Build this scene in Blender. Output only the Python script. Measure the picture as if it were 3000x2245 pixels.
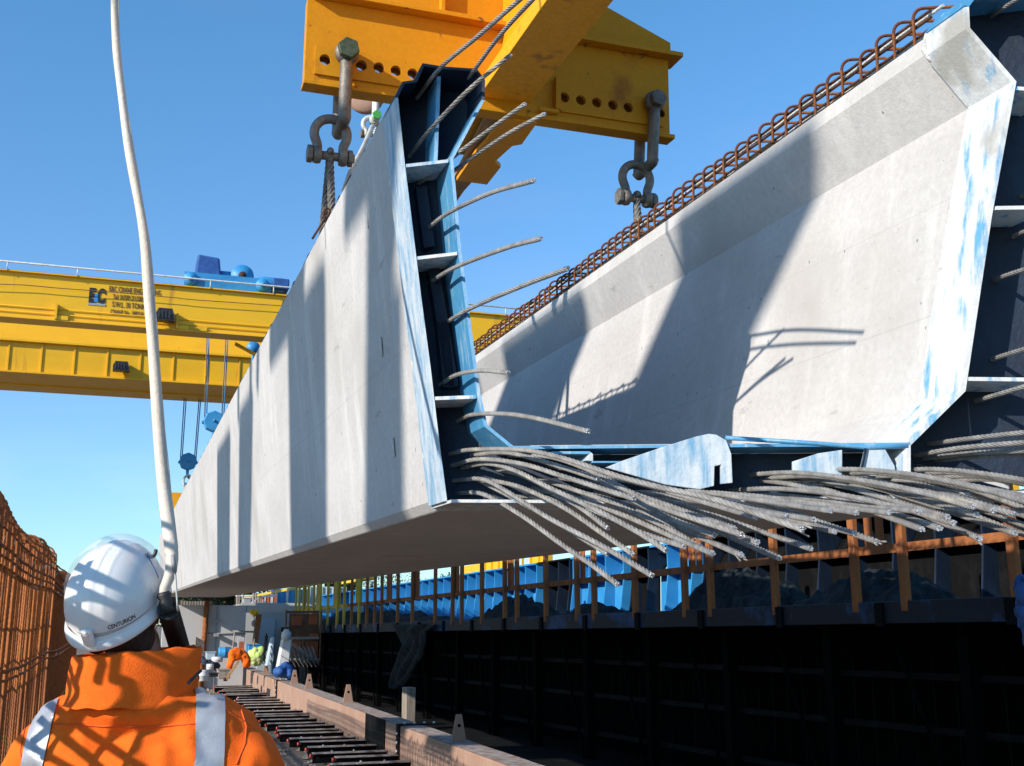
import bpy, bmesh, math, random
from mathutils import Vector as V, Matrix, noise
random.seed(7)
R = math.radians
for o in list(bpy.data.objects): bpy.data.objects.remove(o)
sc = bpy.context.scene
col = sc.collection

# ------------------------------------------------------------------ camera, sky, sun, exposure
F = 3300.0
TH = math.atan(703 / F); PSI = math.atan(1146 / math.hypot(F, 703))
CAM = V((0, 0, 1.65))
fwd = V((math.sin(PSI)*math.cos(TH), math.cos(PSI)*math.cos(TH), math.sin(TH)))
rgt = V((math.cos(PSI), -math.sin(PSI), 0)); upv = rgt.cross(fwd)
cd = bpy.data.cameras.new('camera'); cam = bpy.data.objects.new('camera', cd); col.objects.link(cam)
cd.sensor_width = 36; cd.sensor_fit = 'HORIZONTAL'; cd.lens = 36 * F / 3000
cd.clip_start = 0.05; cd.clip_end = 3000
cam.matrix_world = Matrix((( rgt.x, upv.x, -fwd.x, CAM.x), (rgt.y, upv.y, -fwd.y, CAM.y), (rgt.z, upv.z, -fwd.z, CAM.z), (0, 0, 0, 1)))
sc.camera = cam

SUN = V((1.0, .42, -.5)).normalized()          # direction the light travels
w = bpy.data.worlds.new('World'); sc.world = w; w.use_nodes = True
nt = w.node_tree; nt.nodes.clear()
wo = nt.nodes.new('ShaderNodeOutputWorld'); bg = nt.nodes.new('ShaderNodeBackground'); sky = nt.nodes.new('ShaderNodeTexSky')
sky.sky_type = 'NISHITA'; sky.sun_disc = False
sky.sun_elevation = math.asin(-SUN.z); sky.sun_rotation = math.atan2(-SUN.x, -SUN.y)
sky.air_density = 1.0; sky.dust_density = 0.12; sky.ozone_density = 2.5; sky.altitude = 50
bg.inputs['Strength'].default_value = 0.15
tint = nt.nodes.new('ShaderNodeMix'); tint.data_type = 'RGBA'; tint.blend_type = 'MULTIPLY'; tint.inputs[0].default_value = 1; tg = nt.nodes.new('ShaderNodeTexCoord'); ts = nt.nodes.new('ShaderNodeSeparateXYZ'); nt.links.new(tg.outputs['Generated'], ts.inputs[0])
tr_ = nt.nodes.new('ShaderNodeValToRGB'); el_ = tr_.color_ramp.elements; el_[0].position = .04; el_[0].color = (.47, .66, .79, 1); el_[1].position = .52; el_[1].color = (.48, .85, 1.0, 1)
e3 = el_.new(.2); e3.color = (.55, .72, .87, 1); nt.links.new(ts.outputs[2], tr_.inputs[0]); 
cn = nt.nodes.new('ShaderNodeTexNoise'); cm = nt.nodes.new('ShaderNodeMapping'); cm.inputs['Scale'].default_value = (2.2, 2.2, 9); nt.links.new(tg.outputs['Generated'], cm.inputs[0]); nt.links.new(cm.outputs[0], cn.inputs['Vector']); cn.inputs['Scale'].default_value = 1.3; cn.inputs['Detail'].default_value = 5
cr = nt.nodes.new('ShaderNodeValToRGB'); ce = cr.color_ramp.elements; ce[0].position = .5; ce[0].color = (0, 0, 0, 1); ce[1].position = .8; ce[1].color = (.5, .5, .5, 1); nt.links.new(cn.outputs['Fac'], cr.inputs[0])
cx_ = nt.nodes.new('ShaderNodeMix'); cx_.data_type = 'RGBA'; nt.links.new(cr.outputs[0], cx_.inputs[0]); nt.links.new(tr_.outputs[0], cx_.inputs[6]); cx_.inputs[7].default_value = (.86, .84, .92, 1); nt.links.new(cx_.outputs[2], tint.inputs[7])
nt.links.new(sky.outputs[0], tint.inputs[6]); nt.links.new(tint.outputs[2], bg.inputs['Color']); nt.links.new(bg.outputs[0], wo.inputs['Surface'])
sl = bpy.data.lights.new('sun', 'SUN'); sl.energy = 3.75; sl.angle = R(0.55); sl.color = (1.0, .93, .84)
so = bpy.data.objects.new('sun', sl); col.objects.link(so); so.rotation_euler = SUN.to_track_quat('-Z', 'Y').to_euler()
so.location = (-10, -4, 12)
sc.view_settings.view_transform = 'Standard'; sc.view_settings.look = 'None'
sc.view_settings.exposure = 0.68; sc.view_settings.gamma = 1
sc.render.engine = 'CYCLES'
try:
    sc.cycles.use_denoising = True
    sc.cycles.max_bounces = 6; sc.cycles.diffuse_bounces = 3; sc.cycles.glossy_bounces = 3; sc.cycles.transparent_max_bounces = 8
except Exception: pass

# ------------------------------------------------------------------ sight lines (photograph pixel -> real point)
def ray(u, v): return fwd*F + rgt*(u-1500) - upv*(v-1122.5)
def PY(u, v, y): r = ray(u, v); return CAM + r*(y/r.y)
def PX(u, v, x): r = ray(u, v); return CAM + r*(x/r.x)
def PZ(u, v, z): r = ray(u, v); return CAM + r*((z-CAM.z)/r.z)
bd = ray(354, 1775).normalized(); bx = bd.cross(V((0, 0, 1))).normalized(); bz = bx.cross(bd)   # axes of the hanging beam
def BW(x, y, z): return CAM + bx*x + bd*y + bz*z
def BR(u, v):
    r = ray(u, v); return r.dot(bx), r.dot(bd), r.dot(bz)
def BC(u, v, y=None, off=None):                   # beam coordinates of a pixel on plane y, or on the skew end plane
    a, b, c = BR(u, v)
    if y is None: k = (3.84 + .64*1.01 - off) / (b + .64*a)
    else: k = y / b
    return (a*k, b*k, c*k)
def PB(u, v, y): return BW(*BC(u, v, y=y))
def PS(u, v, off): return BW(*BC(u, v, off=off))
def ys(x): return 3.84 - .64*(x - 1.01)
wd = ray(120, 1868).normalized(); wx = wd.cross(V((0, 0, 1))).normalized(); wz = wx.cross(wd)   # axes of the casting bed walkway
def WW(x, y, z): return CAM + wx*x + wd*y + wz*z
def WC(u, v, x): r = ray(u, v); k = x/r.dot(wx); return (x, r.dot(wd)*k, r.dot(wz)*k)

# ------------------------------------------------------------------ mesh helpers
OFF = {}
def tag(o, label=None, cat=None, group=None, kind=None):
    if label: o['label'] = label
    if cat: o['category'] = cat
    if group: o['group'] = group
    if kind: o['kind'] = kind
    return o
def empty(name, loc, label=None, cat=None, group=None):
    o = bpy.data.objects.new(name, None); col.objects.link(o); o.location = loc; o.empty_display_size = .1
    OFF[o.name] = V(loc); return tag(o, label, cat, group)
X, Y, Z = V((1, 0, 0)), V((0, 1, 0)), V((0, 0, 1))
class MB:
    def __init__(s): s.v = []; s.f = []; s.s = []; s.m = []
    def add(s, vs, fs, sm=False, mi=0):
        n = len(s.v); s.v += [V(p) for p in vs]
        for f in fs: s.f.append([i+n for i in f]); s.s.append(sm); s.m.append(mi)
        return s
    def hexa(s, p, mi=0):
        return s.add(p, [(0,3,2,1),(4,5,6,7),(0,1,5,4),(1,2,6,5),(2,3,7,6),(3,0,4,7)], False, mi)
    def box(s, c, size, ax=None, mi=0):
        a, b, d = ax or (X, Y, Z); c = V(c); a = a*(size[0]/2); b = b*(size[1]/2); d = d*(size[2]/2)
        return s.hexa([c-a-b-d, c+a-b-d, c+a+b-d, c-a+b-d, c-a-b+d, c+a-b+d, c+a+b+d, c-a+b+d], mi)
    def b2(s, lo, hi, mi=0):
        lo = V(lo); hi = V(hi); return s.box((lo+hi)/2, hi-lo, None, mi)
    def prism(s, poly, vec, mi=0):
        n = len(poly); poly = [V(p) for p in poly]; vec = V(vec)
        vs = poly + [p+vec for p in poly]
        fs = [list(range(n)), list(range(2*n-1, n-1, -1))] + [(i, i+n, (i+1) % n+n, (i+1) % n) for i in range(n)]
        return s.add(vs, fs, False, mi)
    def frames(s, pts):
        T = []
        for i in range(len(pts)):
            a = pts[max(i-1, 0)]; b = pts[min(i+1, len(pts)-1)]; t = (b-a)
            T.append(t.normalized() if t.length > 1e-9 else V((0, 0, 1)))
        r = T[0].orthogonal().normalized(); out = []
        for t in T:
            r = (r - t*r.dot(t)); r = r.normalized() if r.length > 1e-6 else t.orthogonal().normalized()
            out.append((t, r, t.cross(r)))
        return out
    def tube(s, pts, r, n=8, closed=False, caps=True, mi=0):
        pts = [V(p) for p in pts]; fr = s.frames(pts); m = len(pts); vs = []
        rr = r if isinstance(r, (list, tuple)) else [r]*m
        for p, (t, a, b), q in zip(pts, fr, rr):
            for k in range(n):
                g = 2*math.pi*k/n; vs.append(p + (a*math.cos(g) + b*math.sin(g))*q)
        fs = []
        for i in range(m-1 if not closed else m):
            j = (i+1) % m
            for k in range(n): fs.append((i*n+k, i*n+(k+1) % n, j*n+(k+1) % n, j*n+k))
        s.add(vs, fs, True, mi)
        if caps and not closed:
            b = len(s.v)-len(vs)
            s.f.append([b+k for k in range(n-1, -1, -1)]); s.s.append(False); s.m.append(mi)
            s.f.append([b+(m-1)*n+k for k in range(n)]); s.s.append(False); s.m.append(mi)
        return s
    def cyl(s, a, b, r, n=16, mi=0, r2=None):
        return s.tube([a, b], [r, r2 if r2 is not None else r], n, mi=mi)
    def strand(s, pts, r=.0075, pitch=.15, mi=0, tipmi=1, ph=0):
        P = smooth_path(pts, .012); fr = s.frames(P); L = 0; vs = []; n = 24
        for i, (p, (t, a, b)) in enumerate(zip(P, fr)):
            if i: L += (P[i]-P[i-1]).length
            tw = ph + 2*math.pi*L/pitch
            for k in range(n):
                g = 2*math.pi*k/n; lob = abs(math.cos(3*g)) ** .6
                rad = r*(.56 + .47*lob)
                vs.append(p + (a*math.cos(g+tw) + b*math.sin(g+tw))*rad)
        m = len(P); fs = [(i*n+k, i*n+(k+1) % n, (i+1)*n+(k+1) % n, (i+1)*n+k) for i in range(m-1) for k in range(n)]
        s.add(vs, fs, True, mi)
        base = len(s.v)-len(vs)
        t, a, b = fr[-1]; c = P[-1] + t*.002
        for q in range(7):                      # the seven cut wires
            g = 2*math.pi*q/6 + tw + (0 if q < 6 else 0)
            cc = c + ((a*math.cos(g)+b*math.sin(g))*r*.62 if q < 6 else V((0, 0, 0)))
            e = t*(.002+.006*random.random()) + (a*random.uniform(-1, 1)+b*random.uniform(-1, 1))*.0012
            s.tube([cc - t*.004, cc+e], r*.33, 6, mi=tipmi)
        return s
    def lathe(s, prof, c, axis, n=24, mi=0, smooth=True):
        axis = V(axis).normalized(); a = axis.orthogonal().normalized(); b = axis.cross(a); c = V(c); vs = []
        for (r, h) in prof:
            for k in range(n):
                g = 2*math.pi*k/n; vs.append(c + axis*h + (a*math.cos(g)+b*math.sin(g))*r)
        m = len(prof); fs = [(i*n+k, i*n+(k+1) % n, (i+1)*n+(k+1) % n, (i+1)*n+k) for i in range(m-1) for k in range(n)]
        fs += [list(range(n-1, -1, -1)), [(m-1)*n+k for k in range(n)]]
        return s.add(vs, fs, smooth, mi)
    def hexnut(s, c, axis, r, h, mi=0):
        return s.tube([V(c)-V(axis).normalized()*h/2, V(c)+V(axis).normalized()*h/2], r, 6, mi=mi) and s
    def ell(s, c, rad, M=None, nu=20, nv=12, mi=0, fn=None):
        vs = []; M = M or Matrix.Identity(3); c = V(c)
        for j in range(nv+1):
            ph = math.pi*j/nv
            for i in range(nu):
                g = 2*math.pi*i/nu; p = V((math.sin(ph)*math.cos(g)*rad[0], math.sin(ph)*math.sin(g)*rad[1], math.cos(ph)*rad[2]))
                p = c + M @ p
                if fn: p = fn(p)
                vs.append(p)
        fs = [(j*nu+i, (j+1)*nu+i, (j+1)*nu+(i+1) % nu, j*nu+(i+1) % nu) for j in range(nv) for i in range(nu)]
        return s.add(vs, fs, True, mi)
    def build(s, name, mats, parent=None, bevel=0, loc=None, off=None, seg=2, merge=False):
        if not isinstance(mats, (list, tuple)): mats = [mats]
        org = V(off) if off is not None else (OFF[parent.name] if parent else V(loc) if loc is not None else base_of(s.v))
        me = bpy.data.meshes.new(name); me.from_pydata([tuple(p-org) for p in s.v], [], s.f)
        for m in mats: me.materials.append(m)
        me.polygons.foreach_set('use_smooth', s.s); me.polygons.foreach_set('material_index', s.m)
        me.validate(clean_customdata=False); me.update()
        bm = bmesh.new(); bm.from_mesh(me)
        if merge: bmesh.ops.remove_doubles(bm, verts=bm.verts, dist=1e-5)
        bmesh.ops.recalc_face_normals(bm, faces=bm.faces); bm.to_mesh(me); bm.free()
        o = bpy.data.objects.new(name, me); col.objects.link(o)
        if parent: o.parent = parent; OFF[o.name] = org
        else: o.location = org; OFF[o.name] = org
        if bevel:
            b = o.modifiers.new('bevel', 'BEVEL'); b.width = bevel; b.segments = seg; b.limit_method = 'ANGLE'; b.angle_limit = R(35)
        return o
def base_of(vs):
    xs = [p.x for p in vs]; y_ = [p.y for p in vs]; zs = [p.z for p in vs]
    return V(((min(xs)+max(xs))/2, (min(y_)+max(y_))/2, min(zs)))
def smooth_path(pts, step):
    pts = [V(p) for p in pts]
    if len(pts) < 3:
        n = max(2, int((pts[1]-pts[0]).length/step)); return [pts[0].lerp(pts[1], i/n) for i in range(n+1)]
    q = [pts[0]*2-pts[1]] + pts + [pts[-1]*2-pts[-2]]; out = []
    for i in range(1, len(q)-2):
        a, b, c, d = q[i-1:i+3]; n = max(2, int((c-b).length/step))
        for k in range(n):
            t = k/n; out.append(.5*((2*b) + (c-a)*t + (2*a-5*b+4*c-d)*t*t + (3*b-a-3*c+d)*t*t*t))
    out.append(pts[-1]); return out
def dup(o, parent=None, loc=None, label=None, group=None, rot=None):
    c = o.copy(); col.objects.link(c)
    if parent is not None: c.parent = parent
    if loc is not None: c.location = loc
    if rot is not None: c.rotation_euler = rot
    if label: c['label'] = label
    if group: c['group'] = group
    for k in list(o.children): dup(k, c)
    return c

# ------------------------------------------------------------------ materials
def mat(name, base, rough=.6, metal=0., base2=None, nscale=6., nlo=.4, nhi=.65, stretch=(1, 1, 1), bump=0., bscale=60.,
        specks=None, streak=None, spec=.5, fine=.06, lines=None, trans=0, coat=0, bstretch=None, blot=None):
    m = bpy.data.materials.new(name); m.use_nodes = True; n = m.node_tree; N = n.nodes; Lk = n.links
    b = N['Principled BSDF']; b.inputs['Roughness'].default_value = rough; b.inputs['Metallic'].default_value = metal
    b.inputs['Specular IOR Level'].default_value = spec
    if coat: b.inputs['Coat Weight'].default_value = coat; b.inputs['Coat Roughness'].default_value = .15
    if trans: b.inputs['Transmission Weight'].default_value = trans
    tc = N.new('ShaderNodeTexCoord')
    def mapped(sv):
        mp = N.new('ShaderNodeMapping'); mp.inputs['Scale'].default_value = sv; Lk.new(tc.outputs['Object'], mp.inputs[0]); return mp.outputs[0]
    def nz(scale, det=6, sv=(1, 1, 1), rgh=.6):
        t = N.new('ShaderNodeTexNoise'); t.inputs['Scale'].default_value = scale; t.inputs['Detail'].default_value = det
        t.inputs['Roughness'].default_value = rgh; Lk.new(mapped(sv), t.inputs['Vector']); return t.outputs['Fac']
    def ramp(src, lo, hi, c0=(0, 0, 0, 1), c1=(1, 1, 1, 1)):
        r = N.new('ShaderNodeValToRGB'); e = r.color_ramp.elements; e[0].position = lo; e[1].position = hi; e[0].color = c0; e[1].color = c1
        Lk.new(src, r.inputs[0]); return r.outputs[0]
    def mix(a, c, f, mode='MIX'):
        x = N.new('ShaderNodeMix'); x.data_type = 'RGBA'; x.blend_type = mode
        for val, i in ((f, 0), (a, 6), (c, 7)):
            if isinstance(val, (tuple, list)): x.inputs[i].default_value = tuple(val)[:3] + (1,)
            elif isinstance(val, (int, float)): x.inputs[i].default_value = val
            else: Lk.new(val, x.inputs[i])
        return x.outputs[2]
    c = base
    if base2: c = mix(base, base2, ramp(nz(nscale, 7, stretch), nlo, nhi))
    if fine:
        f = ramp(nz(38, 5), .3, .7, (1-fine*2,)*3+(1,), (1+0*fine,)*3+(1,)); c = mix(c, f, 1.0, 'MULTIPLY')
    if streak:
        sc_, lo, hi, colr, sv = streak; c = mix(c, colr, ramp(nz(sc_, 6, sv, .65), lo, hi))
    if blot:
        for (sc_, lo, hi, colr, sv) in blot: c = mix(c, colr, ramp(nz(sc_, 5, sv, .55), lo, hi))
    if specks:
        for (sc_, th, colr, sv) in specks:
            vo = N.new('ShaderNodeTexVoronoi'); vo.inputs['Scale'].default_value = sc_; Lk.new(mapped(sv), vo.inputs['Vector'])
            vo.inputs['Randomness'].default_value = 1
            a = ramp(vo.outputs['Distance'], th*.6, th, (1, 1, 1, 1), (0, 0, 0, 1))
            sp = N.new('ShaderNodeSeparateColor'); Lk.new(vo.outputs['Color'], sp.inputs[0])
            g = ramp(sp.outputs[0], .62, .64); mm = mix((0, 0, 0), a, g); c = mix(c, colr, mm)
    if lines:
        for (slope, zz, wdt, colr, xz) in lines:
            s3 = N.new('ShaderNodeSeparateXYZ'); Lk.new(tc.outputs['Object'], s3.inputs[0])
            a1 = N.new('ShaderNodeMath'); a1.operation = 'MULTIPLY_ADD'; Lk.new(s3.outputs[1], a1.inputs[0]); a1.inputs[1].default_value = -slope; Lk.new(s3.outputs[2], a1.inputs[2])
            a2 = N.new('ShaderNodeMath'); a2.operation = 'SUBTRACT'; Lk.new(a1.outputs[0], a2.inputs[0]); a2.inputs[1].default_value = zz
            a3 = N.new('ShaderNodeMath'); a3.operation = 'ABSOLUTE'; Lk.new(a2.outputs[0], a3.inputs[0])
            k = ramp(a3.outputs[0], 0, wdt, (xz,)*3+(1,), (0, 0, 0, 1)); c = mix(c, colr, k)
    if isinstance(c, (tuple, list)): b.inputs['Base Color'].default_value = tuple(c)[:3]+(1,)
    else: Lk.new(c, b.inputs['Base Color'])
    if bump:
        bp = N.new('ShaderNodeBump'); bp.inputs['Strength'].default_value = min(1, bump); bp.inputs['Distance'].default_value = .01*max(1, bump)
        Lk.new(nz(bscale, 6, bstretch or (1, 1, 1)), bp.inputs['Height']); Lk.new(bp.outputs[0], b.inputs['Normal'])
    return m
M = {}
pin = [(15, .070, (.15, .14, .135), (1, 1, .55)), (34, .075, (.20, .19, .18), (1, 1, .6)), (6, .042, (.12, .11, .10), (1, 1.6, .6))]
M['concrete'] = mat('concrete', (.455, .435, .415), .85, 0, (.55, .53, .505), 2.2, .3, .7, (1, .35, 1), .25, 90, pin,
                    (3.0, .54, .76, (.60, .58, .555), (1.5, 1.5, .25)), .2, .07, blot=[(1.3, .58, .74, (.40, .375, .345), (1.6, .7, .5)), (9, .66, .74, (.36, .34, .32), (.5, .6, 2))],
                    lines=[(.0139, .62, .0035, (.30, .29, .28), .45), (.0139, 1.02, .003, (.36, .35, .33), .5), (.0139, 1.27, .003, (.40, .39, .37), .4)])
M['concrete_rough'] = mat('concrete_rough', (.36, .34, .31), .95, 0, (.24, .21, .18), 14, .35, .65, (1, 1, 1), 1.0, 40, None, None, .1, .15)
M['grout'] = mat('grout', (.70, .69, .66), .9, 0, (.5, .48, .44), 30, .4, .7, (1, 1, 1), 1.0, 80, None, None, .2, .1)
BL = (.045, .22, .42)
M['blue'] = mat('blue_paint', BL, .42, 0, (.10, .32, .52), 3, .35, .7, (1, 1, 1), .12, 60, None, (9, .55, .72, (.34, .45, .52), (3, 3, .35)), .5, .08)
M['blue_smear'] = mat('blue_smeared', (.14, .31, .46), .65, 0, (.46, .52, .56), 9, .34, .58, (3, 3, .5), .3, 70, None,
                      (22, .50, .74, (.56, .58, .58), (2.2, 2.2, .16)), .4, .08, blot=[(7, .60, .72, (.50, .53, .54), (1.5, 1.5, .6))])
M['blue_white'] = mat('blue_whitened', (.60, .61, .60), .7, 0, (.12, .34, .55), 14, .52, .66, (1.6, 1.6, .22), .3, 70, None,
                      (30, .56, .74, (.46, .50, .51), (2, 2, .15)), .3, .1, blot=[(2.5, .60, .68, (.34, .33, .30), (1, 1, .8))])
M['blue_dark'] = mat('blue_shaded_smeared', (.004, .013, .032), .6, 0, (.012, .038, .08), 3, .45, .75, (2, 2, .6), .3, 50, None, (6, .66, .80, (.16, .17, .18), (4, 4, .3)), .4, .15)  # blue paint darkened for shade in the recesses, with grey smears
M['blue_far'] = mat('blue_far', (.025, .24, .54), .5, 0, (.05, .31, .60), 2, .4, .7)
M['yellow'] = mat('yellow_paint', (.86, .34, .006), .55, 0, (.80, .29, .005), 3, .35, .7, (1, 1, 1), .06, 40, [(9, .04, (.2, .08, .02), (1, 1, 1))],
                  (2.2, .62, .74, (.46, .17, .015), (1, 1, .5)), .2, .06, blot=[(11, .66, .72, (.28, .12, .03), (1, 1, 1))])
M['yellow_far'] = mat('yellow_far', (.87, .48, .01), .45, 0, (.80, .43, .01), 1.2, .35, .7, (1, 1, 2), .0, 40, None, (2.5, .60, .72, (.55, .27, .02), (1, 1, .12)), .4, .05)
M['orange'] = mat('yellow_shade_paint', (.66, .285, .008), .6, 0, (.60, .25, .006), 3, .35, .7, (1, 1, 1), .06, 40, [(9, .04, (.2, .08, .02), (1, 1, 1))],
                  (2.2, .62, .74, (.34, .11, .012), (1, 1, .5)), .2, .06, blot=[(11, .66, .72, (.22, .09, .03), (1, 1, 1))])  # crossbeam's yellow paint darkened to carry its shade
M['yellow_old'] = mat('yellow_worn', (.92, .40, .010), .6, 0, (.42, .17, .02), 6, .60, .72, (1, 1, 1), .3, 50, None, None, .4, .1)
M['rust'] = mat('rust', (.27, .08, .028), .8, 0, (.42, .16, .05), 25, .4, .65, (1, 1, 1), .5, 160, None, None, .3, .15)
M['rust_mid'] = mat('rust_mid', (.14, .045, .022), .8, 0, (.30, .11, .035), 16, .42, .62, (1, 1, 1), .5, 160, None, None, .3, .15)
M['rust_dark'] = mat('rust_dark', (.055, .028, .020), .8, 0, (.13, .05, .025), 14, .4, .65, (1, 1, 1), .5, 160, None, None, .3, .15)
M['rust_gold'] = mat('rust_gold', (.54, .165, .03), .7, 0, (.28, .085, .025), 12, .4, .62, (1, 1, .4), .5, 160, None, None, .4, .15)
M['strand'] = mat('strand_steel', (.40, .385, .36), .6, .3, (.21, .195, .175), 18, .35, .7, (1, 1, 1), .25, 260, None, (5, .6, .75, (.48, .42, .33), (1, 1, 1)), .5, .12)
M['strand_tip'] = mat('strand_cut', (.62, .62, .64), .5, .6, (.4, .4, .42), 80, .4, .6)
M['shackle'] = mat('galvanised_worn', (.15, .135, .12), .55, .35, (.27, .23, .19), 9, .4, .65, (1, 1, 1), .4, 70, None, (5, .6, .72, (.22, .10, .04), (1, 1, 1)), .5, .12)
M['bolt_green'] = mat('bolt_green', (.035, .075, .035), .5, .2, (.09, .11, .07), 30, .4, .6, (1, 1, 1), .4, 120)
M['pin_green'] = mat('pin_green', (.08, .42, .10), .5)
M['white_metal'] = mat('white_metal', (.62, .63, .60), .5, .1, (.45, .45, .42), 12, .4, .7)
M['rope'] = mat('wire_rope', (.26, .25, .23), .7, .2, (.10, .09, .08), 40, .4, .6, (1, 1, 1), .6, 150)
M['hivis'] = mat('hivis_orange', (1.0, .175, .012), .8, 0, (1.0, .145, .010), 2, .4, .6, (1, 1, 1), .5, 420, None, None, .2, .08, blot=[(6, .64, .78, (.66, .10, .02), (1, 1, 1))])
M['tape'] = mat('reflective_tape', (.42, .43, .46), .38, .25, (.34, .35, .39), 10, .4, .6, (1, 1, 1), .12, 200)
M['helmet'] = mat('helmet_white', (.78, .78, .77), .28, 0, (.70, .70, .69), 3, .4, .7, (1, 1, 1), .02, 40, [(34, .05, (.25, .24, .23), (1, 1, 1))],
                  (9, .69, .73, (.50, .49, .47), (1, 1, 1)), .5, .03, coat=.3)
M['black'] = mat('black_rubber', (.012, .012, .013), .5, 0, (.03, .03, .03), 8, .4, .7, (1, 1, 1), .2, 80)
M['black_print'] = mat('black_print', (.015, .015, .018), .5, fine=0)
M['skin'] = mat('skin', (.42, .20, .13), .55, 0, (.36, .15, .10), 12, .4, .6, (1, 1, 1), .1, 120)
M['hair'] = mat('hair', (.045, .022, .014), .7, 0, (.09, .045, .03), 60, .4, .6, (1, 1, .2), .8, 180)
M['trousers'] = mat('trousers', (.015, .02, .04), .8, 0, (.03, .035, .06), 10, .4, .6)
M['hose'] = mat('cream_sleeve', (.62, .50, .38), .6, 0, (.72, .64, .54), 4, .35, .65, (1, 1, .25), .3, 60, None, (5, .62, .72, (.50, .38, .27), (1, 1, .4)), .4, .05)
M['box_rust'] = mat('weathered_steel', (.36, .215, .155), .8, 0, (.43, .28, .205), 2.5, .35, .7, (1, 1, .6), .15, 50, None, (6, .62, .80, (.47, .36, .29), (1, 1, .12)), .3, .08)
M['box_top'] = mat('weathered_top', (.42, .37, .34), .9, 0, (.26, .16, .11), 9, .4, .65, (1, 1, 1), .6, 60, None, None, .3, .1)
M['post_rust'] = mat('post_rust', (.38, .135, .038), .75, 0, (.24, .08, .03), 8, .4, .65, (1, 1, .3), .4, 90, None, None, .3, .12)
M['post_yellow'] = mat('post_yellow', (.60, .42, .02), .6, 0, (.42, .26, .02), 8, .5, .7, (1, 1, .3), .2, 90)
M['dark_steel'] = mat('dark_steel', (.004, .004, .0045), .8, 0, (.016, .016, .017), 5, .5, .8, (1, 1, .5), .3, 60, None, None, .12, .1)  # near-black steel; also carries shade on mould bays, runners and side plate
M['void'] = mat('shade_black', (.0018, .0018, .002), .95, 0, (.005, .005, .005), 2, .5, .8, spec=.05)  # near-black that stands in for shade below the walkway and in lug holes
M['ledge'] = mat('walkway_edge', (.010, .016, .026), .6, 0, (.018, .075, .19), 1.6, .52, .62, (1, 1, 1), .3, 40, None, (9, .66, .76, (.16, .18, .2), (2, 2, .4)), .3, .15)
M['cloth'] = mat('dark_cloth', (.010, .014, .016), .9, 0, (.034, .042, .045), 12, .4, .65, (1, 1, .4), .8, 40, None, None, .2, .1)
M['blue_cloth'] = mat('blue_cloth', (.012, .07, .26), .7, 0, (.02, .10, .34), 9, .4, .6, (1, 1, 1), .4, 60)
M['ground'] = mat('ground', (.30, .235, .18), .95, 0, (.19, .145, .11), 1.5, .35, .65, (1, 1, 1), 1.0, 9, [(8, .12, (.30, .28, .25), (1, 1, 1))], None, .2, .2)
M['wall'] = mat('wall_concrete', (.52, .51, .50), .9, 0, (.44, .43, .41), .8, .35, .7, (1, 1, .5), .1, 30, None, (1.5, .6, .75, (.36, .35, .33), (1, 1, .2)), .2, .03)
M['pale_blue'] = mat('pale_blue', (.42, .52, .58), .7)
M['timber'] = mat('timber', (.42, .24, .09), .8, 0, (.30, .16, .07), 5, .4, .6, (6, 1, .4))
M['timber_dark'] = mat('timber_dark', (.11, .055, .03), .85, 0, (.20, .10, .05), 3, .4, .6)
M['timber_grey'] = mat('timber_grey', (.33, .28, .23), .85, 0, (.22, .18, .14), 5, .4, .6, (5, 5, .5), .3, 60)
M['orange_box'] = mat('orange_panel', (.50, .13, .045), .7, 0, (.40, .10, .04), 3, .4, .6)
M['white'] = mat('white_plastic', (.72, .72, .71), .5, 0, (.6, .6, .59), 3, .4, .7)
M['grey'] = mat('grey_metal', (.30, .30, .31), .6)
M['lime'] = mat('hivis_yellow', (.42, .60, .10), .8, 0, (.55, .62, .30), 9, .4, .6)
M['red'] = mat('red_plastic', (.62, .05, .03), .5, 0, (.75, .12, .08), 9, .4, .6)
M['leaf'] = mat('foliage', (.045, .06, .022), .8, 0, (.09, .10, .045), 3, .4, .6)
M['bark'] = mat('bark', (.10, .075, .05), .9, 0, (.06, .045, .03), 9, .4, .6)
vm = bpy.data.materials.new('clear_visor'); vm.use_nodes = True; N = vm.node_tree
bb = N.nodes['Principled BSDF']; bb.inputs['Base Color'].default_value = (.93, .95, .96, 1); bb.inputs['Roughness'].default_value = .08
bb.inputs['Alpha'].default_value = .28; bb.inputs['Specular IOR Level'].default_value = .9
M['visor'] = vm

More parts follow.
